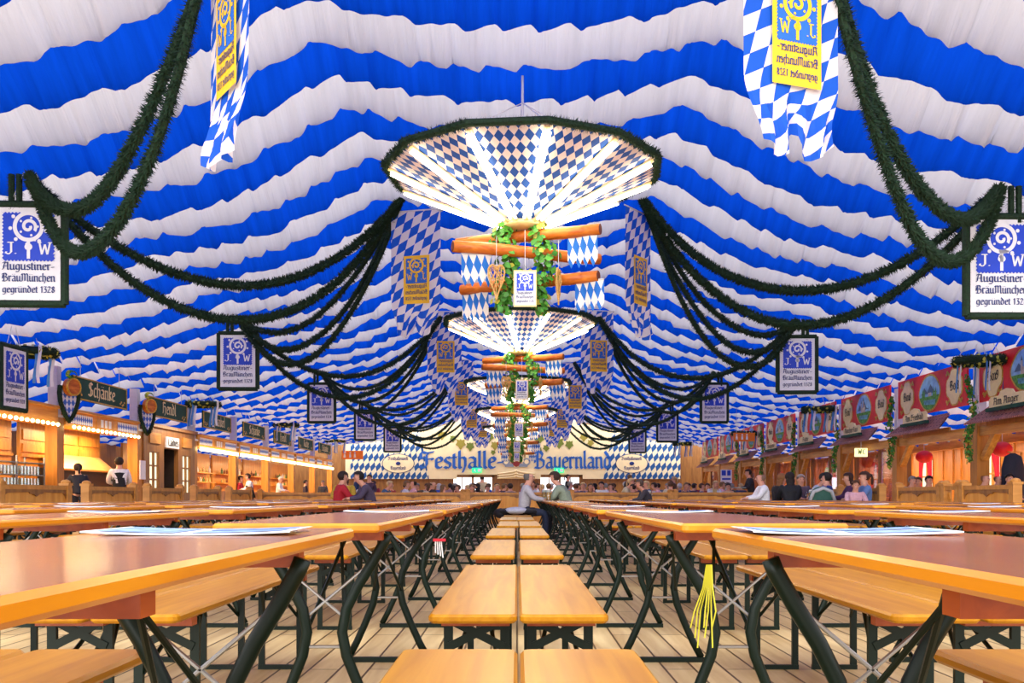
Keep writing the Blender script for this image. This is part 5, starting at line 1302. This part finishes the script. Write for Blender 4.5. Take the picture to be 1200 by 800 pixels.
for k, v in enumerate(mb.v): mb.v[k] = (v[0], v[1] * .55, v[2])
mb.build('coat_body', tone('#1c2030'), t, True)
mb = MB(); mb.tube([(0, 0, 1.84), (0, .25, 1.9), (.35, .3, 1.9)], .012, 6); mb.tube([(.35, .3, 1.9), (.35, .3, 0)], .03, 8); mb.build('hanger', 'rail_wood', t)
# crowd behind the cross rail
SH = ['#26365e', '#8a2030', '#d8d8de', '#5a4a3c', '#2a2a30', '#b08a8a', '#3a5a80', '#7a7a80', '#c8b89a', '#1f4fb0', '#443048', '#9a3a34', '#e0a8b0', '#37503a']
HR = ['#2a1a12', '#4a2e1a', '#7a5a3a', '#8a8680', '#c8a878', '#1a1210', '#5a3a24', '#bdb8b4']
NAMEC = dict(zip(SH, ['navy', 'dark red', 'pale grey', 'brown', 'black', 'dusty pink', 'steel blue', 'grey', 'tan', 'bright blue', 'plum', 'rust red', 'light pink', 'dark green']))
CROWD = [(418, 556, 36), (433, 557, 32), (446, 563, 30.5), (473, 563, 31), (485, 562, 33), (493, 566, 31), (504, 563, 32), (519, 568, 31), (531, 569, 33), (540, 569, 31.5), (548, 568, 34), (557, 569, 31), (565, 557, 44), (571, 568, 33), (580, 567, 31), (588, 566, 34), (598, 566, 31.3), (623, 563, 34), (634, 567, 31), (643, 566, 32), (665, 553, 46), (674, 566, 31), (683, 565, 33), (690, 566, 31), (706, 564, 32), (716, 566, 34), (729, 560, 31.5), (738, 556, 38), (742, 567, 31), (751, 565, 33), (761, 563, 31), (768, 566, 34), (777, 565, 32), (786, 563, 31), (790, 558, 40), (799, 565, 33), (811, 566, 36), (822, 566, 34), (834, 563, 33), (843, 564, 36), (853, 566, 34), (862, 565, 36), (870, 566, 38)]
CROWD += [((a[0] + b[0]) / 2 + R.uniform(-2, 2), 566 if (a[1] + b[1]) / 2 > 560 else 563, 35 + R.uniform(0, 9)) for a, b in zip(CROWD, CROWD[1:])]
CROWD.sort()
for n, (px, py, d) in enumerate(CROWD):
    d += 1.0; st = py < 559.5; zt = at(px, py, d).z; c = SH[(n * 5) % len(SH)]; hc = HR[(n * 3) % len(HR)]
    kd = 'stand' if st else ('sit', 'lean', 'upright')[n % 3]; sc = max(.9, min(1.08, zt / (1.75 if st else 1.375)))
    lab = '%s guest in a %s top behind the cross rail, %dth from the left' % ('standing' if st else 'seated', NAMEC[c], n + 1)
    lab = lab.replace('%dth' % (n + 1), '%d%s' % (n + 1, {1: 'st', 2: 'nd', 3: 'rd'}.get((n + 1) % 10, 'th') if n + 1 not in (11, 12, 13) else 'th'))
    for a_, b_ in () and ((' 1th', ' 1st'), (' 2th', ' 2nd'), (' 3th', ' 3rd'), ('21th', '21st'), ('22th', '22nd'), ('23th', '23rd'), ('31th', '31st'), ('32th', '32nd'), ('33th', '33rd'), ('41th', '41st'), ('42th', '42nd'), ('43th', '43rd')): lab = lab.replace(a_, b_)
    person(lab, (at(px, 0, d).x, d, 0), R.choice([FF, FL_, FR, FB]) + R.uniform(-.5, .5), kd, c, '#2b3044', hc, R.choice(['short', 'short', 'long', 'bald' if n % 4 == 0 else 'short', 'tail']), scale=sc, group='guests behind the cross rail')
person('man in a dark grey jacket leaning over a right table before the cross rail', seat_at(763, 24.6), FL_, 'lean', '#3d3a42', '#2b3044', '#5a4a40', 'short', scale=.93)

# ------------------------------------------------------------------ beer mugs, menus, straps
def make_mug(label):
    t = thing('beer_mug', label, 'mug'); mb = MB(); mb.lathe([(0, .005), (.05, .005), (.054, .02), (.05, .1), (.052, .2), (.055, .205)], n=14); mb.build('glass_body', 'clear', t, True)
    mb = MB(); mb.lathe([(0, .012), (.046, .012), (.046, .165), (0, .165)], n=14); mb.build('beer', 'beer', t, True)
    mb = MB(); mb.lathe([(.046, .165), (.05, .2), (.03, .225), (0, .228)], n=14); mb.build('foam', 'foam', t, True)
    mb = MB(); mb.tube([(.05, 0, .17), (.1, 0, .16), (.105, 0, .09), (.05, 0, .05)], .01, 8); mb.build('handle', 'clear', t, True)
    return t
for x, y, lab in ((.62, 19.45, 'full beer mug in front of the man in the sage green sweater'), (.53, 19.9, 'beer mug between the two men at the centre table'), (at(987, 0, 21).x, 21.0, 'tall beer mug on the table by the child on the right'), (at(980, 0, 21.6).x, 21.6, 'beer mug beside the green and grey jacket'),
                  (at(417, 0, 20.6).x, 20.6, 'beer mug on the table before the person in the red jacket'), (at(424, 0, 21.2).x, 21.2, 'beer mug between the red jacket and the plum sweater'), (at(740, 0, 24.6).x, 24.6, 'beer mug in front of the man in the dark grey jacket')):
    # stand it on the nearest table
    best = min((o for k, o in PLACES.items()), key=lambda o: max(0, abs(o.location.x - x) - .2) * 3 + max(0, abs(o.location.y - y) - 1.2))
    x = max(best.location.x - .2, min(best.location.x + .2, x)); y = max(best.location.y - 1.2, min(best.location.y + 1.2, y))
    place('mug', make_mug, lab, (x, y, T_H), R.random() * 6, 'beer mugs on the tables')
def make_menu(label):
    t = thing('menu_sheet', label, 'menu'); mb = MB(); n = 8
    for i in range(n):
        x0, x1 = -.21 + .42 * i / n, -.21 + .42 * (i + 1) / n; f = lambda x: .004 + .006 * (x / .21) ** 2 
        mb.quad([(x0, -.15, f(x0)), (x1, -.15, f(x1)), (x1, .15, f(x1)), (x0, .15, f(x0))])
        mb.quad([(x0, -.15, f(x0) - .003), (x1, -.15, f(x1) - .003), (x1, -.15, f(x1)), (x0, -.15, f(x0))])
    mb.build('paper', 'paper', t)
    mb = MB(); f = lambda x: .0055 + .006 * (x / .21) ** 2
    for (a, b, c, e) in ((-.19, -.03, -.13, .12), (.0, .19, .02, .13), (.0, .19, -.13, -.02)):
        for k in range(4):
            x0, x1 = a + (b - a) * k / 4, a + (b - a) * (k + 1) / 4; mb.quad([(x0, c, f(x0)), (x1, c, f(x1)), (x1, e, f(x1)), (x0, e, f(x0))])
    mb.build('print', 'paper_print', t)
    return t
MN = [('left', 0, -1, -.02, .93, .05), ('right', 0, -1, -.04, .93, -.06), ('left', 0, 0, 0, .8, .1), ('right', 0, 0, .02, .75, -.1), ('left', 1, 0, -.02, .7, .2), ('right', 1, 0, .02, .8, -.2), ('left', 1, 1, .02, -.2, .1), ('right', 0, 1, .03, .5, .1), ('left', 2, 1, 0, .3, .3), ('right', 2, 1, 0, .2, .1), ('right', 1, 1, 0, .5, -.1), ('left', 0, 2, .02, .4, .1), ('right', 3, 2, 0, .3, .1), ('left', 3, 2, 0, .2, 0), ('right', 2, 2, .02, -.2, .2), ('left', 2, 3, 0, 0, .1), ('right', 0, 3, 0, .3, .1)]
for n, (side, i, k, dx, dy, rz) in enumerate(MN):
    if ('t', side, i, k) not in PLACES: continue
    tb = PLACES['t', side, i, k]; tn = sum(1 for kk in range(-1, k) if ('t', side, i, kk) in PLACES)
    place('menu', make_menu, 'printed menu sheet on the %s table of the %s row %s of the centre benches' % (ORD[tn], ROWW[i], side), tb.location + Vector((dx, dy, T_H)), rz, 'menu sheets on the tables')
t = thing('ribbon_bundle', 'yellow ribbon bundle hanging under the nearest right table end', 'ribbon', (.575, 2.95, .0))
for k in range(7):
    mb = MB(); x = .012 * (k - 3); pts = [Vector((x * .2, .0, .64)), Vector((x * .4 - .004, .0, .57)), Vector((x * .9 - .012, .008 * (k % 3), .50)), Vector((x * 1.0 - .02 + .01 * math.sin(k * 3), .0, .45 - .03 * (k % 3)))]
    for p, q in zip(pts, pts[1:]): mb.quad([p, p + Vector((.005, .003, 0)), q + Vector((.005, .003, 0)), q])
    mb.build('strand', 'yellow_strap', t)
t = thing('strap', 'red and white strap tied to a table leg in the first left row', 'strap', (-.5, 6.32, -.04))
mb = MB(); mb.box((0, 0, .605), (.08, .02, .018)); mb.build('red_band', 'red_strap', t)
mb = MB()
for k in range(4): mb.quad([(-.03 + .012 * k, 0, .60), (-.022 + .012 * k, 0, .60), (-.022 + .016 * k, .01, .52 - .01 * k), (-.03 + .016 * k, .01, .52 - .01 * k)])
mb.build('white_tail', 'sign_white', t)
